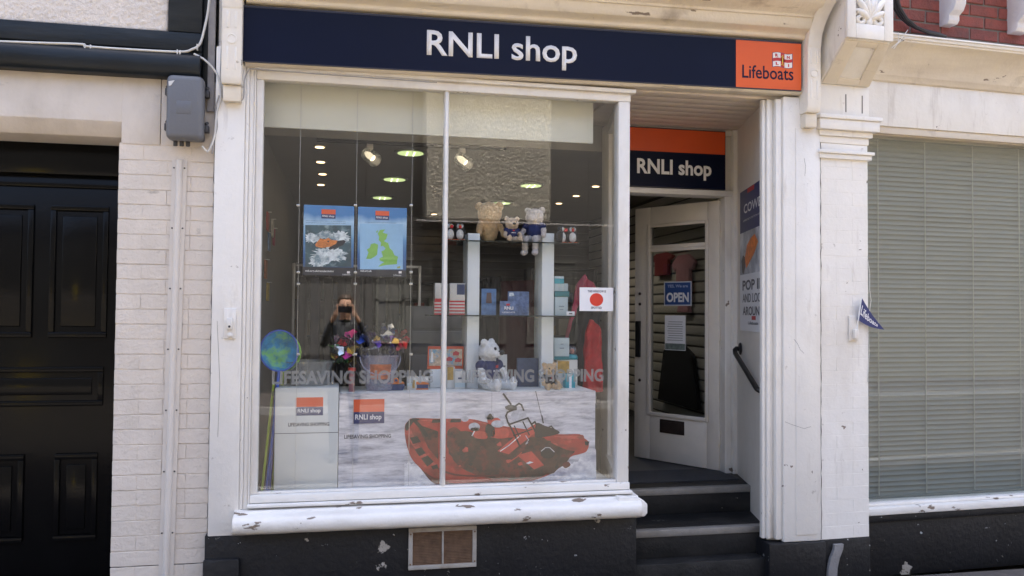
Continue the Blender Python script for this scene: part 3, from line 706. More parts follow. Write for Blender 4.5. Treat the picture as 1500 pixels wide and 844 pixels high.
text('AROUND', PRINTG, pp, PW(.13*PWd, zt-H_*.89, 1), pu, Z3, PWd*.82, .058, .02)
sheet('logo_flag', [PW(.50*PWd, zb+.075, 1), PW(.66*PWd, zb+.075, 1), PW(.66*PWd, zb+.10, 1), PW(.50*PWd, zb+.10, 1)], FLR, pp, 0)
text('Lifeboats', PRINTG, pp, PW(.36*PWd, zb+.045, 1), pu, Z3, PWd*.4, .020, .01)

# handrail in the porch
hr = thing('handrail', 'black iron grab rail sloping down the white porch wall', 'handrail', C0+Z3*1.2)
a = WPt(1085, 511); s_a = (a-C0).dot(wd_)
MB().lathe([(.042, 0), (.042, .006), (.030, .012), (.018, .014)], a, 16, Matrix(((wn.x, 0, wn.x), (0, 1, 0), (0, 0, 0))) if 0 else wn.to_track_quat('Z', 'Y').to_matrix()).build('wall_flange', IRON, hr, .001)
pts = [a, a+wn*.030, a+wn*.040-wd_*.01-Z3*.008]
e_ = PL(1109, 570, o_+wn*.036, wn)
pts += [(a+wn*.042-wd_*.03-Z3*.03).lerp(e_, t) for t in (0, .25, .5, .75, 1)]
q = pts[-1]; pts += [q-wd_*.02-Z3*.008-wn*.012, q-wd_*.025-wn*.038-Z3*.01]
MB().tube(pts, .0165, 12).build('rail', IRON, hr, smooth=True, angle=80)
MB().lathe([(.042, 0), (.042, .006), (.030, .012), (.018, .014)], pts[-1], 16, wn.to_track_quat('Z', 'Y').to_matrix()).build('wall_flange', IRON, hr, .001)

# ================================================================== right neighbour (its front turns 3 degrees away)
NR = rad(3.0); NO = V((2.782, 0.0, 0))
nx_, ny_ = V((math.cos(NR), math.sin(NR), 0)), V((-math.sin(NR), math.cos(NR), 0))
MN = Matrix.Translation(NO) @ Matrix.Rotation(NR, 4, 'Z'); MNi = MN.inverted()
def PN(px, py, Y=0.0): return MNi @ PL(px, py, NO+ny_*Y, ny_)          # local point on the neighbour's front
nb = thing('neighbour_shop', 'white painted shop with carved console, venetian blind window and dark base', 'shop', NO, NR)
def loc(o):                          # built in the neighbour's own axes
    o.matrix_parent_inverse = Matrix(); return o
def nbx(name, m, x0, x1, y0, y1, z0, z1, bevel=.003, parent=None, **k): return loc_to(MB().box(x0, x1, y0, y1, z0, z1), name, m, parent, bevel, **k)
def loc_to(mb, name, m, parent=None, bevel=0, **k):
    o = mb.build(name, m, None, bevel, **k); o.parent = parent or nb; o.matrix_parent_inverse = Matrix(); return o
pw0, pw1 = PN(1201, 400, -.05).x, PN(1271.5, 400, -.05).x
nbx('pilaster', WHITE, pw0+.003, pw1-.003, -.0485, .16, .262, 2.62, 0)
n0 = len(nb.children)
brick_wall(None, pw0, pw1, .262, 2.54, -.05, WHITE, .0765, .225, .0014, .03, .0016, .0008, proud=.0003, jx=.0004)
for o in [o for o in COL.objects if o.name.startswith('brick') and o.parent is None]:
    o.parent = nb; o.matrix_parent_inverse = Matrix()
# capital mouldings
zc = lambda py, px=1245, Y=-.08: PN(px, py, Y).z
for z0, z1, ex in ((zc(233), zc(226), .018), (zc(226)+.0005, zc(221), .030), (zc(210), zc(200), .006), (zc(200)+.0005, zc(192), .022), (zc(192)+.0005, zc(177), .050), (zc(177)+.0005, zc(171), .062)):
    nbx('capital_moulding', WHITE, pw0-ex*.6, pw1+ex, -.05-ex, .1, z0, z1, .004)
nbx('pilaster_neck', WHITE, pw0, pw1, -.050, .1, zc(221)+.0005, zc(210)-.0005, .003)
zk0, zk1 = zc(171)+.001, zc(124)
nbx('frieze_block', WHITE, pw0-.006, pw1+.004, -.060, .1, zk0, zk1, .004)
for px in (1239, 1263): q = PN(px, 150, -.06); nbx('groove', mat('groove_dark', (.20, .18, .17), .8), q.x-.004, q.x+.004, -.0608, -.055, zk0+.03, zk1-.055, .0)  # each groove is a thin dark strip laid on the block face
# big console: sloping underside with sunk panel, front with carved leaf
fz = PN(1236, 56, -.33); fzr = PN(1304, 58, -.33); 
yb = -.33
prof = [(.1, zk1+.0005), (-.066, zk1+.0005), (yb, fz.z), (yb, fz.z+.34), (.1, fz.z+.34)]
cx0, cx1 = fz.x+.004, fzr.x
kx0 = pw0-.004
mb = MB()
lo = [(kx0, p[0], p[1]) if p[0] > yb+.01 else (cx0, p[0], p[1]) for p in prof]; hi = [(pw1+.002, p[0], p[1]) if p[0] > yb+.01 else (cx1, p[0], p[1]) for p in prof]
va = [mb.bm.verts.new(p) for p in lo]; vb = [mb.bm.verts.new(p) for p in hi]
for i in range(5): mb.bm.faces.new((va[i], va[(i+1) % 5], vb[(i+1) % 5], vb[i]))
mb.bm.faces.new(va[::-1]); mb.bm.faces.new(vb)
con = loc_to(mb, 'console', WHITE, None, .006)
# raised border on the underside leaves a sunk panel
def under(s, t, k): 
    a = V((kx0, -.066, zk1+.0005)).lerp(V((cx0, yb, fz.z)), t); b = V((pw1+.002, -.066, zk1+.0005)).lerp(V((cx1, yb, fz.z)), t)
    nrm = V((0, -(fz.z-zk1), -(.066-(-yb))*-1)); nrm = V((0, -(fz.z-zk1), -(-yb-.066))).normalized()
    return a.lerp(b, s)+nrm*k
mb = MB()
for s0, s1, t0, t1 in ((.02, .30, .02, .98), (.74, .98, .02, .98), (.30, .74, .02, .16), (.30, .74, .86, .98)):
    mb.hexa([under(s0, t0, -.002), under(s1, t0, -.002), under(s1, t1, -.002), under(s0, t1, -.002), under(s0, t0, .009), under(s1, t0, .009), under(s1, t1, .009), under(s0, t1, .009)])
loc_to(mb, 'underside_border', CREAM_BOUNCE, con, .003)
fw_ = cx1-cx0; fzz = fz.z
mb = MB()
for x0, x1, z0, z1 in ((0, .19, 0, .34), (.80, 1, 0, .34), (.19, .80, 0, .085)):
    mb.box(cx0+fw_*x0, cx0+fw_*x1, yb-.028, yb-.001, fzz+z0, fzz+z1)
loc_to(mb, 'front_border', WHITE, con, .004)
# acanthus: leaves fanning from two scrolls
lx, lz = cx0+fw_*.495, fzz+.115
mb = MB()
for k, a in enumerate((-62, -38, -14, 14, 38, 62)):
    d_ = V((math.sin(rad(a)), 0, math.cos(rad(a)))); L_ = .17 if abs(a) < 50 else .11
    pts = [V((lx, yb-.012, lz))+d_*L_*t+V((0, -.016*math.sin(t*2.6), 0)) for t in (0, .2, .4, .6, .8, 1)]
    mb.tube(pts, [.012, .018, .021, .019, .014, .004], 8)
for s in (-1, 1):
    pts = []
    for i in range(22):
        t = i/21*math.pi*2.6; r = .040*(1-i/21*.8)
        pts.append(V((lx+s*(.062)+s*r*math.cos(t+.4)*1., yb-.010-.012*i/21, lz-.002+r*math.sin(t+.4))))
    mb.tube(pts, [.010+.004*math.sin(i/21*math.pi) for i in range(22)], 8)
mb.ell((lx, yb-.012, lz-.012), (.024, .020, .034), 12, 8)
loc_to(mb, 'carved_leaf', WHITE, con, 0, smooth=True, angle=70)
# frieze, cornice
zf0 = PN(1400, 193, .0).z; zf1 = PN(1400, 130, -.01).z; zt_ = PN(1400, 61, -.19).z
nbx('frieze', WHITE, pw1+.005, 6.5, -.012, .2, zf0, zf1+.02, .003)
pf = [(.1, zf1), (-.014, zf1), (-.030, zf1+.006), (-.040, zf1+.030)]
for i in range(7): t = i/6; pf.append((-.045-.115*t**1.5, zf1+.035+(zt_-zf1-.075)*t))
pf += [(-.185, zt_-.032), (-.185, zt_-.020), (-.192, zt_-.019), (-.192, zt_), (.06, zt_+.03)]
loc_to(MB().extr(pf, pw1+.006, 6.5, 'x'), 'cornice', CREAM_BOUNCE, None, .002)
nbx('lead_flashing', WHITE, pw1+.02, 6.5, -.198, .05, zt_+.001, zt_+.012, .002)
# red brick above
nbx('mortar_wall', MORTAR, pw1+.0, 6.6, .004, .25, zt_, 5.2, 0)
for o_b in [0]:
    brick_wall(None, pw1+.02, 3.0, zt_+.02, zt_+.56, -.004, REDB, .078, .225, .011, .06, .003, .004, proud=.003, jx=.011)
for o in [o for o in COL.objects if o.name.startswith('brick') and o.parent is None]:
    o.parent = nb; o.matrix_parent_inverse = Matrix()
bl = mat('corbel_paint', (.66, .64, .64), .5, .05, bump=.3, bscale=40)
for px0, px1, py in ((1386, 1405, 35), (1486, 1510, 46)):
    a = PN(px0, py, -.06); b = PN(px1, py, -.06)
    pf = [(.0, a.z), (-.07, a.z), (-.085, a.z+.02), (-.085, a.z+.05), (-.12, a.z+.07), (-.14, a.z+.11), (-.14, a.z+.135), (-.17, a.z+.15), (-.19, a.z+.22), (-.19, a.z+.6), (0, a.z+.6)]
    loc_to(MB().extr(pf, a.x, b.x-.02, 'x'), 'corbel', bl, None, .003)
nbx('roof', SLATE, -.0, 6.7, -.1, 6.0, 5.2, 5.35, 0)  # unseen roof, kept low so sun reaches the near road edge
nbx('side_wall', REDB, 6.5, 6.7, .25, 6.0, 0, 5.2, 0)
nbx('rear_wall', REDB, .3, 6.7, 5.9, 6.1, 0, 5.2, 0)
# window with frame, blind and base
gx0 = pw1+.002; zs1 = PN(1400, 727, .06).z; zs0 = PN(1400, 747, -.02).z
GY = .045
zh0 = PN(1400, 206, .02).z; zh1 = zf0
nbx('window_head', CREAM_BOUNCE, gx0, 6.4, .0, .12, zh1-.045, zh1-.0005, .004)
nbx('window_head', CREAM_BOUNCE, gx0, 6.4, .018, .12, zh0, zh1-.0455, .005)
nbx('window_sill', SILLW, gx0-.002, 6.4, -.04, .12, zs0, zs0+.045, .006)
nbx('bottom_rail', SILLW, gx0, 6.4, .0, .12, zs0+.0455, zs1, .005)
nbx('left_stile', FRAMEW, gx0, gx0+.010, .01, .10, zs1+.0005, zh0-.0005, .002)
loc_to(MB().box(gx0+.0105, 3.4, GY, GY+.005, zs1+.0005, zh0-.0005), 'window_pane', GLASSR)
nbx('right_stile', FRAMEW, 3.4005, 3.48, .0, .12, zs1, zh0, .004)
nbx('wall', WHITE, 3.481, 6.5, .0, .2, .3, zh1, 0)
nbx('interior_back', mat('blind_room', (.12, .12, .11), .9), gx0, 3.6, 1.2, 1.3, .2, 2.9, 0)
nbx('base_wall', PLINTH, -.005, 6.5, -.012, .14, 0, zs0-.0005, .005)
nbx('pilaster_base', PLINTH, pw0, pw1+.004, -.058, -.0125, .0, .2605, .006)
nbx('base_weathering', PLINTH, pw1+.01, 6.5, -.030, -.0125, zs0-.045, zs0-.001, .010)
# venetian blind: single slats
bd = thing('venetian_blind', 'grey green venetian blind with closed slats behind the neighbour window', 'blind', MN @ V((1.5, .13, .45)), NR)
zb0, zb1 = zs1+.02, zh0+.02
n_s = 73; pit = (zb1-zb0)/n_s; slat_me = None
xl0, xl1 = gx0+.025, 3.35
for i in range(n_s):
    z = zb0+pit*(i+.5)
    if slat_me is None:
        pf = []
        for k in range(5):
            t = k/4-.5; pf.append((.010*math.cos(t*2)-.010+t*.010, t*pit*1.22))
        pf += [(y+.0009, zz) for y, zz in pf[::-1]]
        o = MB().extr(pf, xl0, xl1, 'x', n=1).build('slat', BLIND, None, smooth=True, angle=60); slat_me = o.data
        o.parent = bd
    else:
        o = bpy.data.objects.new('slat', slat_me); COL.objects.link(o); o.parent = bd
    dsag = random.uniform(-.0012, .0012) - (.006 if i < 4 else 0)*random.random()
    o.matrix_parent_inverse = bd.matrix_basis.inverted() @ MN
    o.location = (random.uniform(-.003, .003), .125+random.uniform(-.001, .001), z+dsag); o.rotation_euler = (random.uniform(-.10, .06), random.uniform(-.0008, .0008)+(.004 if i < 3 else 0), 0)
for px in (1285, 1354, 1424, 1492, 1560, 1640):
    x = PN(px, 450, .12).x
    o = MB().box(x-.003, x+.003, .108, .110, zb0, zb1).build('ladder_cord', CORDW, None); o.parent = bd; o.matrix_parent_inverse = bd.matrix_basis.inverted() @ MN
o = MB().box(xl0, xl1, .10, .14, zb0-.02, zb0-.004).build('bottom_rail', BLIND, None, .002); o.parent = bd; o.matrix_parent_inverse = bd.matrix_basis.inverted() @ MN

# pennant on the pilaster
def NW(p): return MN @ V(p)
q = PN(1250, 481, -.055)
hb = thing('pennant_holder', 'white painted bracket box below the small blue pennant', 'bracket', NW((q.x, -.052, q.z-.07)))
for nm, a_, b_ in (('back_plate', (q.x-.034, -.064, q.z-.075), (q.x+.030, -.0505, q.z+.075)), ('socket', (q.x-.014, -.088, q.z-.062), (q.x+.016, -.0645, q.z-.005))):
    o = MB().box(a_[0], b_[0], a_[1], b_[1], a_[2], b_[2]).build(nm, WHITE, None, .004); o.parent = hb; o.matrix_parent_inverse = hb.matrix_basis.inverted() @ MN
pn = thing('pennant', 'small blue triangular pennant reading Lifeboats on the white painted pilaster', 'flag', NW((q.x, -.08, q.z)))
PY = -.085
o = MB().tube([PN(1255, 484, PY), PN(1262, 436, PY)], .0035, 8).build('stick', mat('stick_white', (.75, .75, .75), .4), None); o.parent = pn; o.matrix_parent_inverse = pn.matrix_basis.inverted() @ MN
tl, bl_, tip = PN(1263, 437, PY), PN(1256, 468, PY), PN(1294, 483, PY)
mb = MB(); N_ = 14; rows = []
for i in range(N_+1):
    t = i/N_; bend = lambda s: V((0, .010*math.sin(s*3.2)-.008*s, -.012*math.sin(s*math.pi)))
    a = tl.lerp(tip, t)+bend(t)+V((0, 0, .008*math.sin(t*math.pi))); b = bl_.lerp(tip, t)+bend(t)
    rows.append((mb.bm.verts.new(a), mb.bm.verts.new(b+V((0, 0, 1e-4)) if i == N_ else b)))
for r0, r1 in zip(rows, rows[1:]): mb.bm.faces.new((r0[0], r0[1], r1[1], r1[0]))
o = mb.build('cloth', mat('pennant_blue', (.028, .035, .14), .6, .05), None, smooth=True); o.parent = pn; o.matrix_parent_inverse = pn.matrix_basis.inverted() @ MN
me = text_mesh('Lifeboats', .015); me.name = 'lettering'
xs = [v.co.x for v in me.vertices]; ys = [v.co.y for v in me.vertices]
for v in me.vertices:
    s = (v.co.x-min(xs))/(max(xs)-min(xs)); t = (v.co.y-min(ys))/(max(ys)-min(ys))
    a = .06+s*.70; up = tl.lerp(tip, a)+bend(a)+V((0, 0, .008*math.sin(a*math.pi))); dn_ = bl_.lerp(tip, a)+bend(a)
    k = .30+t*(.46); v.co = dn_.lerp(up, k)+V((0, -.0015, 0))
me.materials.clear(); me.materials.append(SIGNW)
o = bpy.data.objects.new('lettering', me); COL.objects.link(o); o.parent = pn; o.matrix_parent_inverse = pn.matrix_basis.inverted() @ MN
# cut off lead pipe at the foot
dp = thing('lead_pipe', 'bent grey metal pipe stub on the dark base below the white pilaster', 'pipe', NW((PN(1222, 840, -.07).x, -.07, 0)))
mb = MB(); pts = [PN(1228, 797, -.072), PN(1227, 805, -.074), PN(1222, 818, -.076), PN(1219, 832, -.076), PN(1218, 850, -.076)]
for a, b in zip(pts, pts[1:]):
    mb.hexa([(b.x-.030, b.y-.010, b.z), (b.x+.030, b.y-.010, b.z), (b.x+.030, b.y+.01, b.z), (b.x-.030, b.y+.01, b.z), (a.x-.030, a.y-.010, a.z), (a.x+.030, a.y-.010, a.z), (a.x+.030, a.y+.01, a.z), (a.x-.030, a.y+.01, a.z)])
mb.box(pts[-1].x-.03, pts[-1].x+.03, -.086, -.066, 0, pts[-1].z)
o = mb.build('pipe', mat('dull_metal', (.24, .24, .25), .5, .15, 15, metal=.3, bump=.3), None, 0); o.parent = dp; o.matrix_parent_inverse = dp.matrix_basis.inverted() @ MN
t = thing('loose_wire', 'thin white wire hanging down the edge of the blind window', 'wire', NW(PN(1273, 470, -.052)))
o = MB().tube([PN(x, y, -.053) for x, y in ((1271, 380), (1274, 400), (1274, 425), (1276, 440), (1272, 470), (1273, 520), (1271, 560))], .002, 6).build('strand', CABLE, None); o.parent = t; o.matrix_parent_inverse = t.matrix_basis.inverted() @ MN
t = thing('loose_wire', 'pale frayed wires sticking out beside the carved console', 'wire', NW(PN(1315, 60, -.2)))
for pts in (((1306, 70), (1318, 60), (1330, 44)), ((1309, 72), (1316, 62), (1316, 48)), ((1312, 66), (1326, 56), (1340, 55))):
    o = MB().tube([PN(x, y, -.205) for x, y in pts], .0022, 6).build('strand', CABLE, None); o.parent = t; o.matrix_parent_inverse = t.matrix_basis.inverted() @ MN
t = thing('black_cable', 'black cables sagging over the red brick above the cornice', 'cable', NW(PN(1320, 30, -.02)))
for k in range(3):
    o = MB().tube([PN(x+k*5, y+k*2, -.03-.02*k) for x, y in ((1304, -8), (1308, 8), (1318, 24), (1332, 36), (1350, 44), (1375, 50))], .011, 8).build('strand', IRON, None, smooth=True); o.parent = t; o.matrix_parent_inverse = t.matrix_basis.inverted() @ MN

# ================================================================== lamps inside the shop
def emit(name, col, s): return mat(name, col, .4, 0, emit=s)
LW = emit('lamp_warm', (1.0, .66, .36), .8); LG = emit('lamp_greenish', (.80, .98, .42), .14)
def lamp_light(t, p, e_, c_):
    l = bpy.data.lights.new('lamp_light', 'SPOT'); l.energy = e_; l.color = c_; l.spot_size = rad(130); l.spot_blend = .6; l.shadow_soft_size = .03
    o = bpy.data.objects.new('lamp_light', l); COL.objects.link(o); o.location = p; setp(o, t)
for x, y in ((-.18, 1.44), (-.19, 2.04), (-.19, 2.62), (-.22, 3.23), (2.24, 2.69), (2.24, 3.33), (2.22, 3.92), (1.04, 5.25)):
    t = thing('downlight', 'small warm recessed spotlight in the shop ceiling', 'ceiling light', (x, y, 2.75), 0, 'small warm downlights')
    MB().lathe([(.034, 0), (.050, -.001), (.050, -.006), (.034, -.008)], (x, y, 2.7495), 16).build('ring', STEEL, t, smooth=True)
    MB().lathe([(.001, 0), (.032, 0), (.032, -.002), (.001, -.002)], (x, y, 2.7405), 16).build('lamp', LW, t)
    lamp_light(t, (x, y, 2.735), 2.0 if x > 2 else .28, (1, .86, .68) if x > 2 else (1, .74, .48))
for x, y in ((.46, 1.48), (.42, 2.72), (.37, 3.93), (1.65, 2.76), (1.62, 4.02)):
    t = thing('round_ceiling_light', 'wide round greenish recessed light in the shop ceiling', 'ceiling light', (x, y, 2.75), 0, 'round greenish ceiling lights')
    MB().lathe([(.095, 0), (.118, -.001), (.118, -.010), (.098, -.014)], (x, y, 2.7495), 28).build('ring', STEEL, t, smooth=True)
    MB().lathe([(.001, 0), (.094, 0), (.094, -.003), (.001, -.003)], (x, y, 2.735), 28).build('diffuser', LG, t)
    lamp_light(t, (x, y, 2.728), .22, (.95, 1, .80))
    for s in (-1, 1): MB().tube([(x+s*.025, y-.07, 2.7315), (x+s*.025, y+.07, 2.7315)], .006, 6).build('tube', emit('lamp_tube', (.95, 1, .75), .30), t)
tk = thing('light_track', 'dark lighting track fixed under the shop ceiling', 'light track', (.45, 1.15, 2.74))
bx('rail', DKGREY, tk, -.19, 1.10, 1.135, 1.165, 2.722, 2.7495, .002)
for x, nm in ((.16, 'glass spotlight on the track above the two hanging posters'), (.79, 'glass spotlight on the track above the teddy bear shelf')):
    t = thing('spotlight', nm, 'spotlight', (x, 1.15, 2.72))
    bx('adapter', SLAT, t, x-.022, x+.022, 1.13, 1.17, 2.688, 2.7215, .004)
    MB().tube([(x, 1.15, 2.69), (x-.008, 1.15, 2.655)], .010, 8).build('stem', SLAT, t)
    d = V((.55, -.62, -.55)).normalized(); mq = d.to_track_quat('Z', 'Y').to_matrix(); c = V((x-.01, 1.15, 2.650))
    MB().lathe([(.030, -.035), (.048, -.02), (.050, .085), (.046, .085), (.044, -.015)], c, 16, mq).build('glass_hood', CLEARB, t, smooth=True)
    MB().lathe([(.012, -.03), (.022, 0), (.022, .05), (.010, .055)], c, 14, mq).build('lamp', emit('spot_lamp', (1, .80, .55), .45), t, smooth=True)

# ================================================================== hanging posters
dsp = thing('cable_display', 'clear acrylic poster pockets hung on thin steel wires in the window', 'display', (.06, .1, 1.3))
for px in (437, 520.5, 602):
    x = PT(px, 400, .1).x; MB().tube([(x, .100, 2.92), (x, .100, .50)], .0013, 6).build('wire', STEEL, dsp)
    for py in (301, 399, 416, 519):
        q = PT(px, py, .1); bx('clip', STEEL, dsp, q.x-.009, q.x+.009, .092, .108, q.z-.006, q.z+.006, .002)
a, b = PT(437, 402, .1), PT(602, 519, .1)
for z1_, z0_ in ((PT(520, 299, .1).z, PT(520, 406, .1).z), (PT(520, 416, .1).z, PT(520, 519, .1).z)):
    for x0, x1 in ((PT(438, 400, .1).x, PT(519, 400, .1).x), (PT(522, 400, .1).x, PT(601, 400, .1).x)):
        if z1_ < 1.9: MB().box(x0, x1, .097, .101, z0_, z1_).build('acrylic_pocket', glass('acrylic%d' % len(dsp.children), .03, (.95, .96, .96)), dsp)
PBLUE = bpy.data.materials.new('poster_blue'); PBLUE.use_nodes = True
_nt = PBLUE.node_tree; _g = nd(_nt, 'ShaderNodeTexCoord'); _s = nd(_nt, 'ShaderNodeSeparateXYZ'); _nt.links.new(_g.outputs['Generated'], _s.inputs[0])
_n = nd(_nt, 'ShaderNodeTexNoise', Scale=3.0); _nt.links.new(_g.outputs['Generated'], _n.inputs['Vector'])
_a = nd(_nt, 'ShaderNodeMath', operation='MULTIPLY_ADD'); _a.inputs[1].default_value = .22; _nt.links.new(_n.outputs['Fac'], _a.inputs[0]); _nt.links.new(_s.outputs['Z'], _a.inputs[2])
_r = nd(_nt, 'ShaderNodeValToRGB'); e = _r.color_ramp.elements
e[0].position = .1; e[0].color = (.02, .06, .14, 1); e[1].position = 1.0; e[1].color = (.06, .22, .50, 1)
for p_, c_ in ((.40, (.03, .12, .32, 1)), (.65, (.14, .33, .58, 1)), (.88, (.42, .62, .80, 1))): k = e.new(p_); k.color = c_
_nt.links.new(_a.outputs[0], _r.inputs[0]); _nt.links.new(_r.outputs[0], _nt.nodes['Principled BSDF'].inputs['Base Color']); _nt.nodes['Principled BSDF'].inputs['Roughness'].default_value = .3
WAVE = mat('poster_waves', (.035, .085, .11), .35, .5, 12, stain=(((.30, .42, .48), 18, .55, .68, (1, 1, 1.4), .8),)); SPRAY = mat('poster_foam', (.70, .76, .80), .4, .3, 40, stain=(((.10, .19, .24), 26, .46, .60, (1, 1, 1), .85),)); PBLK = mat('poster_black', (.012, .014, .025), .35)
GREEN = mat('map_green', (.24, .50, .10), .4, .1, 20); SEAB = mat('map_sea', (.30, .52, .74), .4, .12, 6)
Zp = lambda zx, zy, k=0: PT(430+zx/6.494, 290+zy/6.494, .097-.0005*k)
def logo(parent, O, u, v, wd, ht, n, k=1):
    O = V(O); 
    sheet('logo_navy', [O, O+u*wd, O+u*wd+v*ht*.48, O+v*ht*.48], PRNAVY, parent, .0005*k, n)
    sheet('logo_orange', [O+v*ht*.48, O+u*wd+v*ht*.48, O+u*wd+v*ht, O+v*ht], PRORANGE, parent, .0005*k, n)
    text('RNLI shop', SIGNW, parent, O+u*wd*.07+v*ht*.10, u, v, wd*.84, ht*.28, .02, 'lettering', .0005*(k+1))
for idx, (x0, x1, y0, y1, lab) in enumerate(((88, 578, 80, 735, 'blue poster of an orange lifeboat in breaking waves hanging in the window'), (605, 1078, 98, 745, 'blue poster with a green map of Britain and Ireland hanging in the window'))):
    a, b = Zp(x0, y1), Zp(x1, y0)
    t = thing('poster', lab, 'poster', (a.x, .098, a.z))
    bx('sheet', PBLUE, t, a.x, b.x, .0975, .1005, a.z, b.z, 0)
    fb_ = Zp(x0, y1-80 if idx == 0 else y1-65)
    sheet('footer', [(a.x, .097, a.z), (b.x, .097, a.z), (b.x, .097, fb_.z), (a.x, .097, fb_.z)], PBLK, t, .0004)
    q = Zp((265, 778)[idx], (195, 208)[idx]); logo(t, (q.x, .097, q.z), X3, Z3, .075, .050, V((0, -1, 0)))
    q = Zp((112, 635)[idx], (708, 708)[idx])
    text(('rnli.org.uk/regulargiving', 'rnli.org.uk')[idx], SIGNW, t, (q.x, .0965, q.z), X3, Z3, (.150, .062)[idx], .014, .02)
    q = Zp((465, 950)[idx], 735-(0, -5)[idx]); text('Lifeboats', SIGNW, t, (q.x, .0965, q.z), X3, Z3, .043, .008, .0)
    q = Zp((508, 1000)[idx], 718); sheet('logo_flag', [(q.x, .0965, q.z), (q.x+.016, .0965, q.z), (q.x+.016, .0965, q.z+.012), (q.x, .0965, q.z+.012)], FLW, t, .0003)
    for j in range(2 if idx == 0 else 1):
        q = Zp((118, 680)[idx], (222, 236)[idx]+j*18); w_ = (.21, .17)[idx]
        text(('Your purchases today help us to save lives at sea', 'by shopping here you are supporting lifeboat crews')[0 if idx == 0 and j == 0 else 1], PRNAVY, t, (q.x, .0965, q.z), X3, Z3, w_, .006, .0)
    if idx == 0:
        sheet('sea_picture', [Zp(*k, 1) for k in ((112, 655), (548, 655), (548, 262), (112, 258))], WAVE, t, .0005)
        rnd = random.Random(3)
        def blob(cx, cy, rx, ry, m, k, nm, n_=64, rough=.42):
            pts = []
            for i in range(n_):
                an = 2*math.pi*i/n_; r = 1-rough*rnd.random()
                pts.append(Zp(min(546, max(114, cx+rx*r*math.cos(an))), min(653, max(264, cy+ry*r*math.sin(an))), k))
            sheet(nm, pts, m, t, .0005)
        blob(180, 380, 95, 60, SPRAY, 2, 'foam'); blob(300, 350, 85, 50, SPRAY, 2, 'foam'); blob(445, 375, 112, 70, SPRAY, 2, 'foam')
        blob(340, 545, 200, 85, SPRAY, 2, 'foam', 70, .4); blob(235, 610, 110, 60, SPRAY, 3, 'foam')
        sheet('boat_bow', [Zp(*k, 4) for k in ((330, 480), (420, 408), (480, 400), (498, 415), (470, 450), (400, 475), (345, 495))], PBLK, t, .0005)
        sheet('boat_hull', [Zp(*k, 5) for k in ((205, 445), (235, 405), (255, 385), (300, 395), (330, 380), (360, 400), (420, 405), (405, 435), (350, 465), (270, 475), (215, 465))], mat('poster_boat', (.62, .20, .05), .4, .35, 60), t, .0005)
        blob(330, 415, 12, 9, PBLK, 6, 'cabin_window')
    else:
        sheet('map_sea', [Zp(*k, 1) for k in ((632, 680), (1040, 680), (1040, 250), (632, 245))], SEAB, t, .0005)
        GB = ((800, 340), (822, 305), (872, 300), (848, 330), (895, 345), (882, 390), (860, 412), (900, 430), (915, 480), (940, 500), (960, 545), (995, 560), (985, 600), (985, 630), (930, 635), (870, 640), (805, 655), (830, 630), (862, 612), (820, 595), (818, 575), (850, 560), (842, 530), (835, 510), (865, 495), (875, 480), (850, 455), (828, 462), (832, 425), (810, 400), (815, 370))
        IR = ((735, 440), (770, 430), (805, 445), (800, 490), (795, 540), (770, 560), (735, 580), (690, 580), (702, 548), (712, 520), (698, 490), (725, 475))
        sheet('map_britain', [Zp(*k, 2) for k in GB], GREEN, t, .0005); sheet('map_ireland', [Zp(*k, 2) for k in IR], GREEN, t, .0005)
        sheet('map_islands', [Zp(*k, 2) for k in ((985, 655), (1015, 648), (1015, 668), (985, 670))], mat('map_yellow', (.4, .45, .12), .4), t, .0005)
        sheet('map_islands', [Zp(*k, 2) for k in ((785, 320), (805, 305), (800, 325), (788, 332))], GREEN, t, .0005)

# ================================================================== window display: plinth, mural, shelf unit
pl = thing('display_plinth', 'plain pale grey display box with shop logo left of the boat mural', 'plinth', (-.18, .2, .47))
plx0, plx1, plz = -.356, -.020, 1.172
bx('box', PLINTHW, pl, plx0, plx1, .150, .46, .47, plz, .003)
q = PT(433, 609, .15); logo(pl, (q.x, .150, q.z), X3, Z3, .145, .098, V((0, -1, 0)))
q = PT(422, 625, .15); text('LIFESAVING SHOPPING', PRINTG, pl, (q.x, .150, q.z), X3, Z3, .218, .020, .03, 'lettering', .0006)
bx('panel_seam', mat('seam_grey', (.12, .12, .12), .6), pl, plx0, plx1, .1492, .1500, .925, .928, 0)

SEA = bpy.data.materials.new('mural_sea'); SEA.use_nodes = True; _nt = SEA.node_tree; L = _nt.links.new
_g = nd(_nt, 'ShaderNodeNewGeometry'); _mp = nd(_nt, 'ShaderNodeMapping'); _mp.inputs['Scale'].default_value = (1, 1, 6.0); L(_g.outputs['Position'], _mp.inputs['Vector'])
_n = nd(_nt, 'ShaderNodeTexNoise', Scale=5.0, Detail=12.0, Roughness=.70, Distortion=.3); L(_mp.outputs[0], _n.inputs['Vector'])
_r = nd(_nt, 'ShaderNodeValToRGB'); e = _r.color_ramp.elements
e[0].position = .28; e[0].color = (.16, .16, .20, 1); e[1].position = .68; e[1].color = (.82, .80, .85, 1)
for p_, c_ in ((.38, (.34, .34, .39, 1)), (.48, (.56, .55, .60, 1)), (.57, (.69, .68, .72, 1))): k = e.new(p_); k.color = c_
L(_n.outputs['Fac'], _r.inputs[0]); L(_r.outputs[0], _nt.nodes['Principled BSDF'].inputs['Base Color']); _nt.nodes['Principled BSDF'].inputs['Roughness'].default_value = .35
mu = thing('boat_mural', 'large printed panel of a red inflatable lifeboat on a grey sea below the shelves', 'mural', (.7, .15, .5))
mx0, mx1, mz1 = -.017, 1.449, 1.137
bx('panel', SEA, mu, mx0, mx1, .150, .160, .47, mz1, 0)
for px in (720,):
    x = PT(px, 640, .15).x; MB().box(x-.0008, x+.0008, .1494, .15, .6, mz1).build('panel_seam', PRINTG, mu)
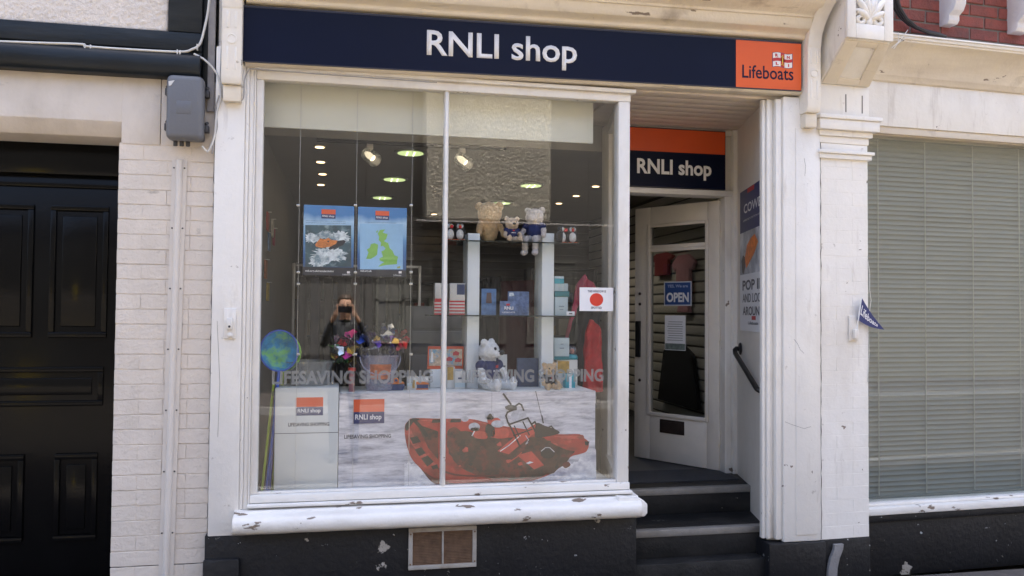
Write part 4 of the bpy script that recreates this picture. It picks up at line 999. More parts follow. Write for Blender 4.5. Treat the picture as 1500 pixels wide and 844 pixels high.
MU = lambda zx, zy, k=0: PT(580+zx/4.839, 570+zy/4.839, .1495-.0004*k)
HULL = mat('mural_red', (.38, .026, .018), .35, .30, 10, stain=(((.12, .018, .014), 7, .48, .64, (1, 1, 2), .8), ((.62, .10, .07), 16, .58, .66, (1, 1, 1.5), .6))); DKB = mat('mural_dark', (.045, .018, .012), .35, .5, 18, stain=(((.16, .022, .016), 11, .5, .60, (1, 1, 1), .8), ((.012, .009, .008), 18, .54, .60, (1, 1, 1), .8))); MBLK = mat('mural_black', (.006, .006, .008), .35); MGRY = mat('mural_grey', (.50, .50, .55), .35, .3, 40); MRED = mat('mural_bright_red', (.50, .06, .04), .35, .2, 30); FOAM = mat('mural_foam', (.80, .79, .85), .35, .25, 22, stain=(((.25, .25, .36), 9, .45, .65, (1, 1, 2), .8),))
def smooth(pts, n=4, jag=0.0):
    out = []; N_ = len(pts)
    for i in range(N_):
        p0, p1, p2, p3 = (V((*pts[(i+j) % N_], 0)) for j in (-1, 0, 1, 2))
        for k in range(n):
            t = k/n; q = .5*((2*p1)+(p2-p0)*t+(2*p0-5*p1+4*p2-p3)*t*t+(3*p1-p0-3*p2+p3)*t**3)
            out.append((q.x+random.uniform(-jag, jag), q.y+random.uniform(-jag, jag)))
    return out
def mu_poly(nm, pts, m, k): return sheet(nm, [MU(x, y, k) for x, y in pts], m, mu, 0)
def mu_line(nm, pts, wd, m, k):
    mb = MB()
    for (a, b), (c, d) in zip(pts, pts[1:]):
        l = math.hypot(c-a, d-b) or 1; ex, ey = -(d-b)/l*wd/2, (c-a)/l*wd/2; tx, ty = (c-a)/l*wd*.35, (d-b)/l*wd*.35
        mb.poly([MU(a+ex-tx, b+ey-ty, k), MU(c+ex+tx, d+ey+ty, k), MU(c-ex+tx, d-ey+ty, k), MU(a-ex-tx, b-ey-ty, k)])
    return mb.build(nm, m, mu)
def mu_ell(nm, cx, cy, rx, ry, m, k, jag=0.0):
    return mu_poly(nm, [(cx+rx*(1-jag*random.random())*math.cos(i*math.pi/12), cy+ry*(1-jag*random.random())*math.sin(i*math.pi/12)) for i in range(24)], m, k)
rnd = random.Random(5)
sp = [(1000, 655), (1060, 610)] + [(1060+i*12+rnd.uniform(-8, 8), 600-i*5.2+rnd.uniform(-26, 14)) for i in range(30)] + [(1418, 440), (1420, 650)]
mu_poly('foam', sp, FOAM, 1)
mu_poly('foam', [(60, 560)]+[(60+i*16, 520+rnd.uniform(-20, 15)+i*3) for i in range(12)]+[(300, 640), (260, 690), (60, 690)], FOAM, 1)
mu_poly('hull', smooth([(62, 270), (85, 228), (122, 206), (300, 210), (520, 212), (640, 236), (760, 262), (1000, 296), (1150, 320), (1300, 320), (1335, 348), (1368, 380), (1352, 440), (1300, 462), (1240, 480), (1180, 540), (1080, 610), (900, 660), (560, 672), (400, 690), (330, 690), (250, 655), (180, 570), (110, 490), (72, 380)]), HULL, 2)
mu_poly('hull_inside_reflection', smooth([(365, 330), (520, 300), (700, 345), (1050, 345), (1250, 372), (1270, 430), (1180, 545), (1060, 610), (860, 640), (640, 625), (470, 560), (380, 460)], 5, 6), DKB, 3)  # printed hull inside; lower dark area also paints in a brown glass reflection
mu_poly('hull_shadow', [(150, 250), (300, 300), (300, 500), (230, 420)], DKB, 3)
mu_poly('bow_patch', smooth([(64, 268), (85, 228), (122, 206), (168, 216), (120, 240), (80, 295)]), MBLK, 4)
mu_line('strap', [(140, 232), (180, 275), (215, 330)], 26, MBLK, 4)
for p in (((100, 345), (150, 333), (178, 375), (120, 390)), ((132, 428), (180, 412), (212, 455), (165, 477)), ((178, 492), (225, 470), (268, 515), (222, 550)), ((248, 548), (292, 532), (300, 560), (262, 570)), ((260, 215), (355, 212), (355, 238), (253, 240)), ((392, 212), (462, 212), (460, 235), (383, 238))): mu_poly('tube_pad', p, MBLK, 4)
mu_poly('engine', [(720, 440), (850, 330), (1000, 240), (1008, 292), (900, 380), (800, 462)], MRED, 4)
mu_poly('console', smooth([(1000, 240), (1060, 262), (1140, 290), (1150, 318), (1000, 345), (985, 300)]), MBLK, 5)
mu_poly('stern_tube', smooth([(1060, 330), (1300, 322), (1335, 350), (1345, 400), (1250, 440), (1100, 380)]), HULL, 4)
mu_poly('crew_body', smooth([(555, 300), (640, 308), (642, 352), (560, 345)]), MRED, 5); mu_poly('crew_body', smooth([(648, 218), (722, 205), (745, 242), (680, 262)]), MRED, 5); mu_poly('crew_body', smooth([(690, 292), (790, 280), (792, 342), (700, 346)]), MRED, 5)
mu_poly('crew_body', smooth([(640, 255), (690, 260), (700, 330), (640, 330)]), MBLK, 5); mu_poly('crew_body', smooth([(365, 300), (420, 270), (470, 320), (450, 380), (380, 370)]), DKB, 5)
mu_ell('crew_arm', 722, 247, 46, 26, MGRY, 6); mu_ell('helmet_shade', 668, 204, 26, 16, MBLK, 6); mu_ell('helmet_shade', 560, 286, 32, 14, DKB, 6); mu_ell('crew_helmet', 662, 188, 33, 32, MGRY, 6); mu_ell('crew_helmet', 555, 268, 40, 30, MGRY, 6); mu_ell('crew_helmet', 488, 212, 28, 20, MGRY, 6); mu_ell('helmet_visor', 668, 192, 14, 18, MBLK, 7)
mu_line('mast', [(762, 35), (815, 108)], 13, MBLK, 7); mu_line('mast', [(850, 118), (872, 102), (890, 112), (905, 150)], 12, MBLK, 7); mu_line('mast', [(835, 145), (790, 165), (780, 190), (795, 240)], 12, MBLK, 7)
mu_poly('mast_head', [(772, 125), (800, 112), (855, 118), (858, 148), (810, 155), (778, 142)], MBLK, 7); mu_poly('mast_head', [(750, 40), (775, 26), (800, 34), (780, 48)], MGRY, 6)
mu_ell('air_bag', 870, 195, 56, 46, MGRY, 6)
mu_line('roll_frame', [(800, 252), (935, 205), (1000, 320)], 12, MBLK, 7); mu_line('roll_frame', [(798, 240), (850, 345), (880, 410)], 12, MBLK, 7); mu_line('roll_frame', [(835, 330), (965, 285)], 9, MBLK, 7); mu_line('roll_frame', [(900, 232), (945, 325)], 9, MBLK, 7); mu_line('roll_frame', [(840, 262), (875, 340)], 8, MBLK, 7)
mu_line('hose', [(960, 250), (985, 232), (1000, 262), (985, 300)], 12, MBLK, 7); mu_line('hose', [(1040, 300), (1100, 262), (1135, 300)], 9, MBLK, 7)
mu_line('aerial', [(990, 15), (1042, 235)], 4, MBLK, 7); mu_line('aerial', [(1034, 190), (1044, 240)], 9, MBLK, 7)
mu_poly('stern_cap', [(1338, 370), (1372, 372), (1362, 402), (1340, 396)], MBLK, 6); mu_ell('paddle_wheel', 1075, 455, 55, 42, MBLK, 6, .15); mu_line('rope', [(1030, 440), (1060, 415), (1090, 415), (1122, 445)], 6, MGRY, 7); mu_line('rope', [(920, 330), (940, 360), (920, 390), (935, 380)], 5, MGRY, 7)
mu_line('rope', [(740, 440), (800, 400), (880, 330)], 6, FOAM, 7); mu_line('rope', [(540, 330), (555, 300)], 8, FOAM, 7); mu_line('rope', [(800, 520), (860, 480), (890, 450)], 7, MRED, 7); mu_poly('tube_light', [(920, 525), (950, 512), (975, 520), (940, 532)], FOAM, 7)
HLR = mat('mural_light_red', (.52, .075, .055), .35, .3, 14, stain=(((.2, .03, .025), 12, .5, .62, (1, 1, 2), .8),)); HDR = mat('mural_deep_red', (.10, .012, .010), .35, .3, 14)
mu_poly('tube_highlight', smooth([(170, 222), (300, 216), (520, 219), (640, 246), (520, 236), (320, 232)]), HLR, 3)
mu_poly('tube_highlight', smooth([(80, 300), (100, 280), (125, 330), (190, 440), (290, 540), (270, 545), (150, 440), (95, 360)]), HLR, 3)
mu_poly('tube_highlight', smooth([(1120, 335), (1290, 330), (1325, 352), (1200, 350)]), HLR, 5)
mu_poly('hull_underside', smooth([(130, 505), (200, 585), (300, 640), (420, 668), (600, 655), (900, 640), (1080, 590), (1020, 628), (880, 660), (560, 673), (400, 690), (330, 690), (250, 655), (180, 570)]), HDR, 3)
mu_poly('tube_seam', smooth([(300, 560), (420, 600), (600, 612), (800, 600), (800, 606), (600, 622), (410, 612), (300, 570)]), HDR, 4)
for i in range(16):
    x, y = rnd.uniform(400, 1180), rnd.uniform(360, 560); w_ = rnd.uniform(14, 46); mu_poly('deck_gear', smooth([(x, y), (x+w_, y-w_*rnd.uniform(.1, .6)), (x+w_*1.2, y+w_*.4), (x+w_*.3, y+w_*.6)], 3, 3), (MBLK, HDR, MRED, HLR, DKB, MGRY)[i % 6] if i % 6 != 5 else DKB, 5)
mu_poly('hull_floor', [(860, 470), (960, 440), (1050, 540), (980, 570)], MRED, 5)
q = PT(517, 621, .149); logo(mu, (q.x, .1495, q.z), X3, Z3, .170, .134, V((0, -1, 0)), 2)
q = PT(504, 643, .149); text('LIFESAVING SHOPPING', PRINTG, mu, (q.x, .1495, q.z), X3, Z3, .255, .022, .03, 'lettering', .0008)

ds = thing('display_stand', 'white two column display stand with dark glass shelves in the window', 'display stand', (1.0, .5, .47))
bx('platform', DISPW, ds, mx0, 1.455, .162, .62, 1.06, 1.134, .002)
bx('platform_leg', DISPW, ds, mx0, mx0+.04, .17, .6, .47, 1.06, 0); bx('platform_leg', DISPW, ds, 1.40, 1.44, .17, .6, .47, 1.06, 0)
for px0, px1 in ((685, 702.5), (794, 811.5)):
    x0, x1 = PT(px0, 400, .42).x, PT(px1, 400, .42).x
    bx('column', DISPW, ds, x0, x1, .42, .62, 1.1345, PT(px1, 342, .42).z, .002)
zs_1, zs_2 = PT(750, 353.5, .34).z, PT(750, 462, .34).z
for z, a, b in ((zs_1, PT(652, 353, .34).x, PT(850, 354, .34).x), (zs_2, PT(630, 462, .34).x, PT(842, 462, .34).x)):
    s_ = MB().box(a, b, .335, .66, z-.008, z).build('glass_shelf', SHELFG, ds)
    MB().box(a, b, .3335, .3349, z-.008, z).build('shelf_edge', mat('shelf_edge', (.012, .016, .015), .2), s_)

# ================================================================== soft toys
FT = bpy.data.textures.new('fur', 'CLOUDS'); FT.noise_scale = .009; FT.noise_depth = 2
def fur(name, col): return mat(name, col, .95, .22, 55, bump=.9, bscale=220, spec=.1, sheen=.3)
def toy_bear(label, O, s, m, yaw=0, shirt=None, dangle=False, pose='front', nose=True, chest=None, head_turn=0, cat='teddy bear', hs_=1.25, ear=1.0, legs=True, arms=True, headm=None):
    O = V(O); t = thing('teddy_bear', label, cat, O)
    M_ = Matrix.Translation(O) @ Matrix.Rotation(yaw, 4, 'Z') @ Matrix.Scale(s, 4)
    Hd = Matrix.Rotation(head_turn, 3, 'Z')
    mb = MB()
    mb.ell((0, 0, .29), (.215, .185, .29)); 
    h0 = V((0, -.03, .72)); hc = V((0, -.03, .70))
    def h(p): return hc+Hd @ ((V(p)-h0)*hs_)
    mb.ell(hc, tuple(x*hs_ for x in (.205, .19, .185)))
    for sx in (-1, 1): mb.ell(h((sx*.165, -.01, .720+.150*ear)), (.075*hs_, .05*hs_, .075*hs_))
    mb.ell(h((0, -.185, .675)), (.095*hs_, .09*hs_, .078*hs_))
    for sx in (-1, 1):
        if arms:
            for i in range(5):
                k = i/4; mb.ell((sx*(.20+.10*math.sin(k*1.8)), -.02-.17*k, .47-.27*k), .078-.008*k, 12, 8)
        if dangle:
            for i in range(4): k = i/3; mb.ell((sx*.13, -.12-.22*k, .10), (.095, .09, .09), 12, 8)
            for i in range(4): k = i/3; mb.ell((sx*.14, -.35-.02*k, .06-.30*k), (.085, .085, .09), 12, 8)
            mb.ell((sx*.15, -.43, -.27), (.085, .13, .07), 12, 8)
        elif legs:
            for i in range(5): k = i/4; mb.ell((sx*(.13+.08*k), -.10-.30*k, .10), (.092, .09, .092), 12, 8)
            mb.ell((sx*.215, -.44, .125), (.092, .062, .125), 12, 8)
    for v in mb.bm.verts: v.co = M_ @ v.co
    o = mb.build('body', m, t)
    r = o.modifiers.new('skin', 'REMESH'); r.mode = 'VOXEL'; r.voxel_size = .0145*s*1.0+.0012; r.use_smooth_shade = True
    sm = o.modifiers.new('soft', 'SMOOTH'); sm.factor = .6; sm.iterations = 3
    dm = o.modifiers.new('fur', 'DISPLACE'); dm.texture = FT; dm.strength = .020*max(s, .5); dm.texture_coords = 'GLOBAL'
    if shirt:
        mb = MB(); mb.ell((0, -.005, .33), (.235, .208, .235), 20, 12)
        for sx in (-1, 1): mb.ell((sx*.225, -.05, .44), (.105, .11, .105), 12, 8)
        for v in mb.bm.verts: v.co = M_ @ v.co
        c = mb.build('jumper', shirt, t, smooth=True)
        r = c.modifiers.new('skin', 'REMESH'); r.mode = 'VOXEL'; r.voxel_size = .016*s; r.use_smooth_shade = True
        if chest:
            n_ = (M_.to_3x3() @ V((0, -1, 0))).normalized(); u_ = (M_.to_3x3() @ X3).normalized()
            text(chest, SIGNW, c, M_ @ V((-.09, -.212, .33)), u_, Z3, .18*s, .035*s, .02, 'lettering', .006)
            Oq = M_ @ V((-.03, -.212, .40)); sheet('flag_print', [Oq, Oq+u_*.07*s, Oq+u_*.07*s+Z3*.05*s, Oq+Z3*.05*s], FLR, c, .006, n_)
    if nose:
        for p, rr, nm in ((h((0, -.275, .70)), (.042, .026, .032), 'nose'), (h((-.075, -.185, .765)), (.024, .016, .024), 'eye'), (h((.075, -.185, .765)), (.024, .016, .024), 'eye')):
            MB().ell(M_ @ V(p), tuple(x*s*(1.55 if nm == 'nose' else 1.35) for x in rr), 10, 8).build(nm, MBLK, t, smooth=True)
    return t
TAN = fur('fur_tan', (.64, .42, .21)); TAN2 = fur('fur_light_tan', (.72, .50, .29)); PINK = fur('fur_cream', (.76, .58, .42)); PALE = fur('fur_pale', (.74, .67, .64)); POLAR = fur('fur_polar', (.86, .85, .82))
BLUEJ = mat('jumper_blue', (.020, .030, .115), .85, .15, 40, bump=.3, bscale=200); NAVYJ = mat('jumper_navy', (.022, .03, .10), .85, .15, 40, bump=.3, bscale=200); BLKJ = mat('shirt_black', (.02, .02, .025), .85)
def at_shelf(px, z, Y): return V((PT(px, 400, Y).x, Y, z))
toy_bear('large shaggy tan teddy bear sitting on the top glass shelf', at_shelf(716, zs_1, .52), .262, TAN, rad(8), legs=False, nose=False, head_turn=rad(150), hs_=1.45, ear=.75)
toy_bear('small cream teddy bear in blue shirt sitting on the top shelf between two larger bears', at_shelf(749, zs_1, .42), .162, PINK, rad(6), BLUEJ, chest='Lifeboats')
toy_bear('pale grey pink teddy bear in blue jumper with legs hanging off the top shelf', at_shelf(783, zs_1, .47), .235, PALE, rad(-32), BLUEJ, True, nose=False, hs_=1.2)
toy_bear('white polar bear toy in navy jumper sitting on the mural top', V((PT(716, 500, .30).x,    .34, 1.134)), .325, POLAR, rad(38), NAVYJ, head_turn=rad(18), chest='RNLI', hs_=1.02)
toy_bear('small tan teddy bear in black shirt on the mural top beside the snow globe', V((PT(805, 560, .30).x, .31, 1.134)), .165, TAN2, rad(10), BLKJ, chest='RNLI')
def puffin(label, O, s, yaw):
    t = thing('puffin_toy', label, 'soft toy', O); M_ = Matrix.Translation(V(O)) @ Matrix.Rotation(yaw, 4, 'Z') @ Matrix.Scale(s, 4)
    def e_(nm, m, *ells):
        mb = MB()
        for c, r in ells: mb.ell(c, r, 16, 10)
        for v in mb.bm.verts: v.co = M_ @ v.co
        return mb.build(nm, m, t, smooth=True)
    bk = fur('puffin_black', (.02, .02, .022)); wh = fur('puffin_white', (.74, .74, .72)); orr = mat('puffin_orange', (.60, .10, .02), .7); rd = mat('puffin_red', (.60, .035, .04), .6)
    e_('body', bk, ((0, .06, .36), (.30, .26, .38))); e_('belly', wh, ((0, -.06, .34), (.215, .20, .31)))
    e_('head', bk, ((0, .03, .80), (.22, .20, .22)))
    for sx in (-1, 1):
        e_('cheek', wh, ((sx*.085, -.085, .80), (.10, .10, .125))); e_('eye', MBLK, ((sx*.10, -.175, .855), (.026, .02, .03)))
        e_('foot', orr, ((sx*.15, -.20, .03), (.12, .16, .035))); e_('wing', bk, ((sx*.26, .06, .40), (.05, .15, .27)))
    e_('beak', rd, ((0, -.25, .75), (.085, .13, .10))); e_('beak_stripe', mat('puffin_yellow', (.7, .42, .05), .6), ((0, -.17, .79), (.075, .07, .10)))
for px, yw, lb in ((658, 20, 'puffin toy half behind the mullion on the top shelf'), (673, -4, 'puffin toy facing out beside the left white column'), (822, 62, 'puffin toy turned sideways at the right end of the top shelf'), (838, -6, 'puffin toy facing out at the right end of the top shelf')):
    puffin(lb, at_shelf(px, zs_1, .40), .108, rad(yw))

# ================================================================== goods on the shelves
def logo_box(name, label, cat, x0, x1, y0, y1, z0, z1, m, bands=(), rz=0):
    t = thing(name, label, cat, ((x0+x1)/2, (y0+y1)/2, z0))
    bx('body', m, t, x0, x1, y0, y1, z0, z1, .002)
    for nm, mm, a, b, c, d in bands:            # bands on the front in fractions
        w_, h_ = x1-x0, z1-z0
        MB().box(x0+w_*a, x0+w_*b, y0-.0012, y0-.0004, z0+h_*c, z0+h_*d).build(nm, mm, t)
    if rz: t.rotation_euler = (0, 0, rz)
    return t
def rect(px0, py0, px1, py1, Y): 
    a, b = PT(px0, py1, Y), PT(px1, py0, Y); return a.x, b.x, a.z, b.z
CRM = mat('pack_cream', (.62, .60, .56), .5); STR = mat('pack_red', (.50, .045, .05), .5); TEAL = mat('pack_teal', (.015, .16, .18), .5); TEALB = mat('pack_teal_bright', (.03, .30, .36), .45); PALEB = mat('pack_pale_blue', (.46, .54, .56), .5); NVB = mat('pack_navy', (.03, .05, .12), .5)
for px0, px1, lb in ((636, 655, 'red and white striped gift tin behind the mullion on the middle shelf'), (658, 681, 'red and white striped gift tin beside the left white column')):
    x0, x1, z0, z1 = rect(px0, 441, px1, 461.5, .42)
    bands = [('stripe', STR, 0, 1, k/9, (k+1)/9) for k in range(0, 9, 2)]
    logo_box('striped_tin', lb, 'tin', x0, x1, .42, .50, zs_2, zs_2+(z1-z0), CRM, bands)
    logo_box('gift_box', 'plain cream box stacked on the '+lb.replace('red and white ', ''), 'box', x0+.004, x1+.002, .425, .51, zs_2+(z1-z0), zs_2+(z1-z0)+.105, CRM, [('label', NVB if px0 > 650 else STR, .45 if px0 > 650 else 0, .98, .35 if px0 > 650 else .0, .95 if px0 > 650 else .12)])
def leaning(name, label, cat, px0, py0, px1, py1, Y, m, z0, mk=None, th=.012, lean_=.12):
    x0, x1, za, zb_ = rect(px0, py0, px1, py1, Y); h_ = zb_-za
    t = thing(name, label, cat, ((x0+x1)/2, Y, z0))
    MB().hexa([(x0, Y, z0), (x1, Y, z0), (x1, Y+th, z0), (x0, Y+th, z0), (x0+.004, Y+h_*lean_, z0+h_), (x1+.004, Y+h_*lean_, z0+h_), (x1+.004, Y+h_*lean_+th, z0+h_), (x0+.004, Y+h_*lean_+th, z0+h_)]).build('cover', m, t, .001)
    pt = lambda s, v, k=.001: V((x0+(x1-x0)*s+.004*v, Y+h_*lean_*v-k, z0+h_*v))
    if mk: mk(t, pt, x1-x0, h_)
    return t
BK1 = mat('book_blue', (.07, .15, .30), .4, .35, 25); BK2 = mat('book_denim', (.12, .17, .30), .5, .45, 40); BK3 = mat('book_dark_blue', (.03, .05, .10), .4, .3, 25)
leaning('picture_book', 'pale blue picture book standing beside the left white column', 'book', 705, 423, 727, 461.5, .42, BK1, zs_2, lambda t, p, w_, h_: sheet('cover_figure', [p(.3, .45, .002), p(.7, .45, .002), p(.65, .85, .002), p(.35, .85, .002)], mat('book_figure', (.10, .06, .05), .5), t))
leaning('picture_book', 'tall denim blue book leaning at the back of the middle shelf', 'book', 744, 427, 775, 461.5, .47, BK2, zs_2, lambda t, p, w_, h_: sheet('cover_flash', [p(.05, .8, .002), p(.3, .8, .002), p(.25, .95, .002), p(.05, .95, .002)], SPRAY, t))
leaning('gift_card', 'small denim blue card with pale lettering in front of the tall denim book', 'card', 732, 441, 758, 461.5, .40, BK2, zs_2, lambda t, p, w_, h_: (text('RNLI', SIGNW, t, p(.25, .40, .003), X3, Z3, w_*.5, h_*.22, .03), text('LIFEBOATS', SIGNW, t, p(.15, .15, .003), X3, Z3, w_*.7, h_*.10, .02), sheet('red_mark', [p(.35, .68, .002), p(.55, .68, .002), p(.55, .82, .002), p(.35, .82, .002)], FLR, t)))
x0, x1, z0, z1 = rect(813, 431, 832, 461.5, .42)
logo_box('gift_bag', 'pale gift box with teal lid on the middle shelf right of the columns', 'box', x0, x1, .42, .49, zs_2, zs_2+.115, PALEB, [('print', mat('print_dim', (.25, .3, .33), .5), .3, .7, .45, .52), ('print', mat('print_dim', (.25, .3, .33), .5), .35, .65, .30, .35)])
bx('lid', TEAL, [o for o in COL.objects if o.name.startswith('gift_bag')][-1], x0-.002, x1+.008, .415, .495, zs_2+.1155, zs_2+.150, .003)
for px0, px1, py0, lb, m in ((812, 819, 404, 'narrow white and teal soap carton stacked on the teal lid', TEALB), (819, 826, 404, 'second white and teal soap carton stacked on the teal lid', TEALB), (826, 832, 417, 'tiny pale carton beside the soap cartons on the teal lid', PALEB)):
    a0, a1, z0, z1 = rect(px0, py0, px1, 431, .43)
    logo_box('soap_carton', lb, 'carton', a0, a1, .43, .46, zs_2+.151, zs_2+.151+(z1-z0)*.8, PALEB, [('band', m, 0, 1, .5, .85)])
a0, a1, z0, z1 = rect(829, 455, 841, 461, .36)
logo_box('price_card', 'small white price ticket at the edge of the middle shelf', 'price ticket', a0, a1, .345, .35, zs_2, zs_2+.026, PRINTW, [('print', PRINTG, .3, .7, .35, .65)])
# lower shelf goods
zb_ = 1.1342
leaning('toy_box', 'red and yellow boxed jigsaw toy standing left of the white column', 'toy box', 626, 502, 679, 535, .50, mat('toy_box_red', (.60, .09, .03), .45, .1), 1.245, lambda t, p, w_, h_: (sheet('picture', [p(.04, .14, .002), p(.96, .14, .002), p(.96, .88, .002), p(.04, .88, .002)], mat('toy_box_picture', (.55, .42, .30), .45, .5, 30, stain=(((.15, .35, .5), 20, .5, .6),)), t), [sheet('toy_print', [p(a, b, .003), p(a+.16, b, .003), p(a+.18, b+.12, .003), p(a+.08, b+.2, .003), p(a, b+.12, .003)], STR, t) for a, b in ((.70, .60), (.52, .35), (.76, .30))], sheet('toy_print', [p(.08, .3, .003), p(.16, .3, .003), p(.14, .75, .003), p(.10, .75, .003)], SIGNW, t)))
bx('box_stand', DISPW, ds, PT(630, 540, .5).x, PT(678, 540, .5).x, .49, .58, 1.135, 1.2445, .002)
leaning('gift_bag', 'white canvas bag with grey print behind the polar bear', 'bag', 730, 524, 743, 572, .44, CRM, zb_, lambda t, p, w_, h_: [sheet('print_line', [p(.2, v, .002), p(.8, v, .002), p(.8, v+.05, .002), p(.2, v+.05, .002)], PRINTG, t) for v in (.2, .35, .5, .62)])
leaning('wall_calendar', 'dark blue patterned calendar standing between the polar bear and tan bear', 'calendar', 757, 531, 789, 573, .47, BK3, zb_)
x0, x1, z0, z1 = rect(812, 500, 834, 529, .45)
logo_box('gift_box', 'white and teal gift carton stacked above the small tan bear', 'box', x0, x1, .45, .53, 1.300, 1.300+.135, PALEB, [('band', TEAL, 0, 1, 0, .16), ('print', mat('print_dim', (.25, .3, .33), .5), .35, .65, .5, .56), ('print', mat('print_dim', (.25, .3, .33), .5), .4, .6, .7, .74)])
x0, x1, z0, z1 = rect(815, 535, 846, 572, .46)
logo_box('picture_box', 'cream and gold picture carton under the snow globe', 'box', x0, x1, .46, .55, zb_, 1.2995, CRM, [('gold_print', mat('gold_print', (.42, .26, .06), .5, .4, 30), .05, .6, .5, .95)])
x0, x1, z0, z1 = rect(828, 551, 843, 573, .36)
logo_box('ribbon_box', 'teal gift box tied with a white ribbon beside the small tan bear', 'box', x0, x1, .36, .42, zb_, zb_+.086, TEALB, [('ribbon', PRINTW, .38, .62, 0, 1)])
x0, x1, z0, z1 = rect(655, 536, 664, 572, .40)
logo_box('gift_box', 'tall gold and white carton under the boxed jigsaw toy', 'box', x0, x1+.01, .40, .46, zb_, zb_+.13, CRM, [('gold_print', mat('gold_print', (.42, .26, .06), .5, .4, 30), 0, .8, .4, 1)])
x0, x1, z0, z1 = rect(666, 542, 682, 572, .38)
logo_box('gift_box', 'white carton with blue band between the gold carton and left column', 'box', x0, x1, .38, .44, zb_, zb_+.105, CRM, [('band', PALEB, 0, 1, .1, .35), ('print', NVB, .3, .7, .55, .65)])
q = PT(839, 545, .47); t = thing('snow_globe', 'small snow globe on a bright blue base beside the teal carton', 'snow globe', (q.x, .49, 1.30))
MB().lathe([(.034, 0), (.038, .012), (.030, .030), (.001, .032)], (q.x, .49, 1.3), 18).build('base', TEALB, t, smooth=True)
MB().ell((q.x, .49, 1.358), .031, 18, 12).build('dome', glass('globe_glass', .07, (.9, .92, .93), body=.15, bodycol=(.5, .5, .55)), t, smooth=True)
MB().ell((q.x, .49, 1.352), (.016, .012, .018), 12, 8).build('figure', mat('globe_figure', (.5, .15, .1), .6), t, smooth=True)
# garments by the return window
def garment(label, name, outline, Y, m, th=.03):
    """a hanging garment from its outline, puffed so that it has folds and thickness"""
    pts = [PT(a, b, Y) for a, b in outline]; t = thing(name, label, 'garment', (sum(p.x for p in pts)/len(pts), Y, min(p.z for p in pts)))
    bm = bmesh.new(); f = bm.faces.new([bm.verts.new(p) for p in pts]); 
    r = bmesh.ops.extrude_face_region(bm, geom=[f])
    for g in r['geom']:
        if isinstance(g, bmesh.types.BMVert): g.co.y += th
    bmesh.ops.recalc_face_normals(bm, faces=bm.faces); bmesh.ops.triangulate(bm, faces=bm.faces[:])
    for _ in range(3): bmesh.ops.subdivide_edges(bm, edges=bm.edges[:], cuts=1, use_grid_fill=True)
    for v in bm.verts: v.co.y += .018*math.sin(v.co.x*95+4*noise.noise(v.co*6))+.016*noise.noise(v.co*18)
    mb = MB(); mb.bm.free(); mb.bm = bm
    o = mb.build('cloth', m, t, smooth=True, angle=80)
    return t
REDG = mat('garment_red', (.42, .022, .025), .85, .15, 30); PINKG = mat('garment_pink', (.42, .05, .10), .85, .15, 30); BLKG = mat('garment_black', (.014, .014, .018), .9); PKT = mat('garment_pale_pink', (.66, .34, .40), .85, .1, 30); DKR = mat('garment_maroon', (.07, .012, .015), .9)
garment('red hanging garment low beside the corner of the window display', 'red_garment', [(865, 468), (869, 469), (876, 476), (882, 488), (883, 522), (884, 548), (882, 573), (870, 576), (862, 571), (857, 573), (856, 540), (857, 512), (859, 486), (862, 476)], .50, REDG)
garment('pink umbrella like garment hanging behind the paper notice', 'pink_garment', [(856, 402), (864, 410), (874, 420), (874, 432), (852, 440), (838, 470), (832, 500), (830, 498), (838, 450), (846, 418)], .60, PINKG)
garment('black coat hanging behind the red garment', 'black_coat', [(838, 455), (880, 440), (880, 560), (846, 570), (834, 520)], .75, BLKG, .05)
garment('maroon cloth hanging deep in the shop behind the glass shelf', 'maroon_cloth', [(735, 412), (786, 410), (787, 560), (730, 560)], 1.6, DKR, .06)
garment('black clothes hanging on the rail behind the shelf stand', 'black_clothes', [(703, 408), (735, 405), (738, 560), (703, 560)], 1.7, BLKG, .08)

# ================================================================== left corner of the window: nets, tubs, windmills
def net(label, px, py, r, Y, cane_px, netcol, rim, canecol):
    c = PT(px, py, Y); t = thing('fishing_net', label, 'fishing net', PT(*cane_px, Y))
    n = 24; ring = [c+V((r*math.cos(2*math.pi*i/n), .01*math.sin(4*math.pi*i/n), r*1.12*math.sin(2*math.pi*i/n))) for i in range(n+1)]
    MB().tube(ring, .005, 6, False).build('hoop', rim, t, smooth=True)
    mb = MB(); rows = []
    for j in range(7):
        k = j/6; rr = r*(1-k*.8)
        rows.append([mb.bm.verts.new(c+V((rr*math.cos(2*math.pi*i/n)*(1+.05*random.random()), .02+.05*math.sin(k*2)+.012*random.random(), rr*1.12*math.sin(2*math.pi*i/n)-.02*k*(1+random.random())))) for i in range(n)])
    for a, b in zip(rows, rows[1:]):
        for i in range(n): mb.bm.faces.new((a[i], a[(i+1) % n], b[(i+1) % n], b[i]))
    mb.bm.faces.new(rows[-1]); mb.build('net_bag', netcol, t, smooth=True, angle=90)
    e = PT(*cane_px, Y); s_ = c-V((0, 0, r*1.1))
    MB().tube([s_, s_.lerp(e, .5)+V((.004, 0, 0)), e], .0085, 8).build('cane', canecol, t, smooth=True)
    return t
NBLU = mat('net_blue', (.05, .32, .62), .8, .4, 14, stain=(((.26, .66, .20), 12, .48, .62, (1, 1, 1), .9),)); NGRN = mat('net_green', (.36, .72, .10), .8, .4, 14); CBLU = mat('cane_blue', (.02, .10, .52), .35); CGRN = mat('cane_green', (.45, .60, .06), .35)
net('blue and green fishing net on a blue cane in the window corner', 409, 514, .100, .20, (388, 735), NBLU, CBLU, CBLU)
net('green fishing net on a yellow green cane half behind the blue net', 415, 517, .094, .33, (397, 735), NGRN, NGRN, CGRN)
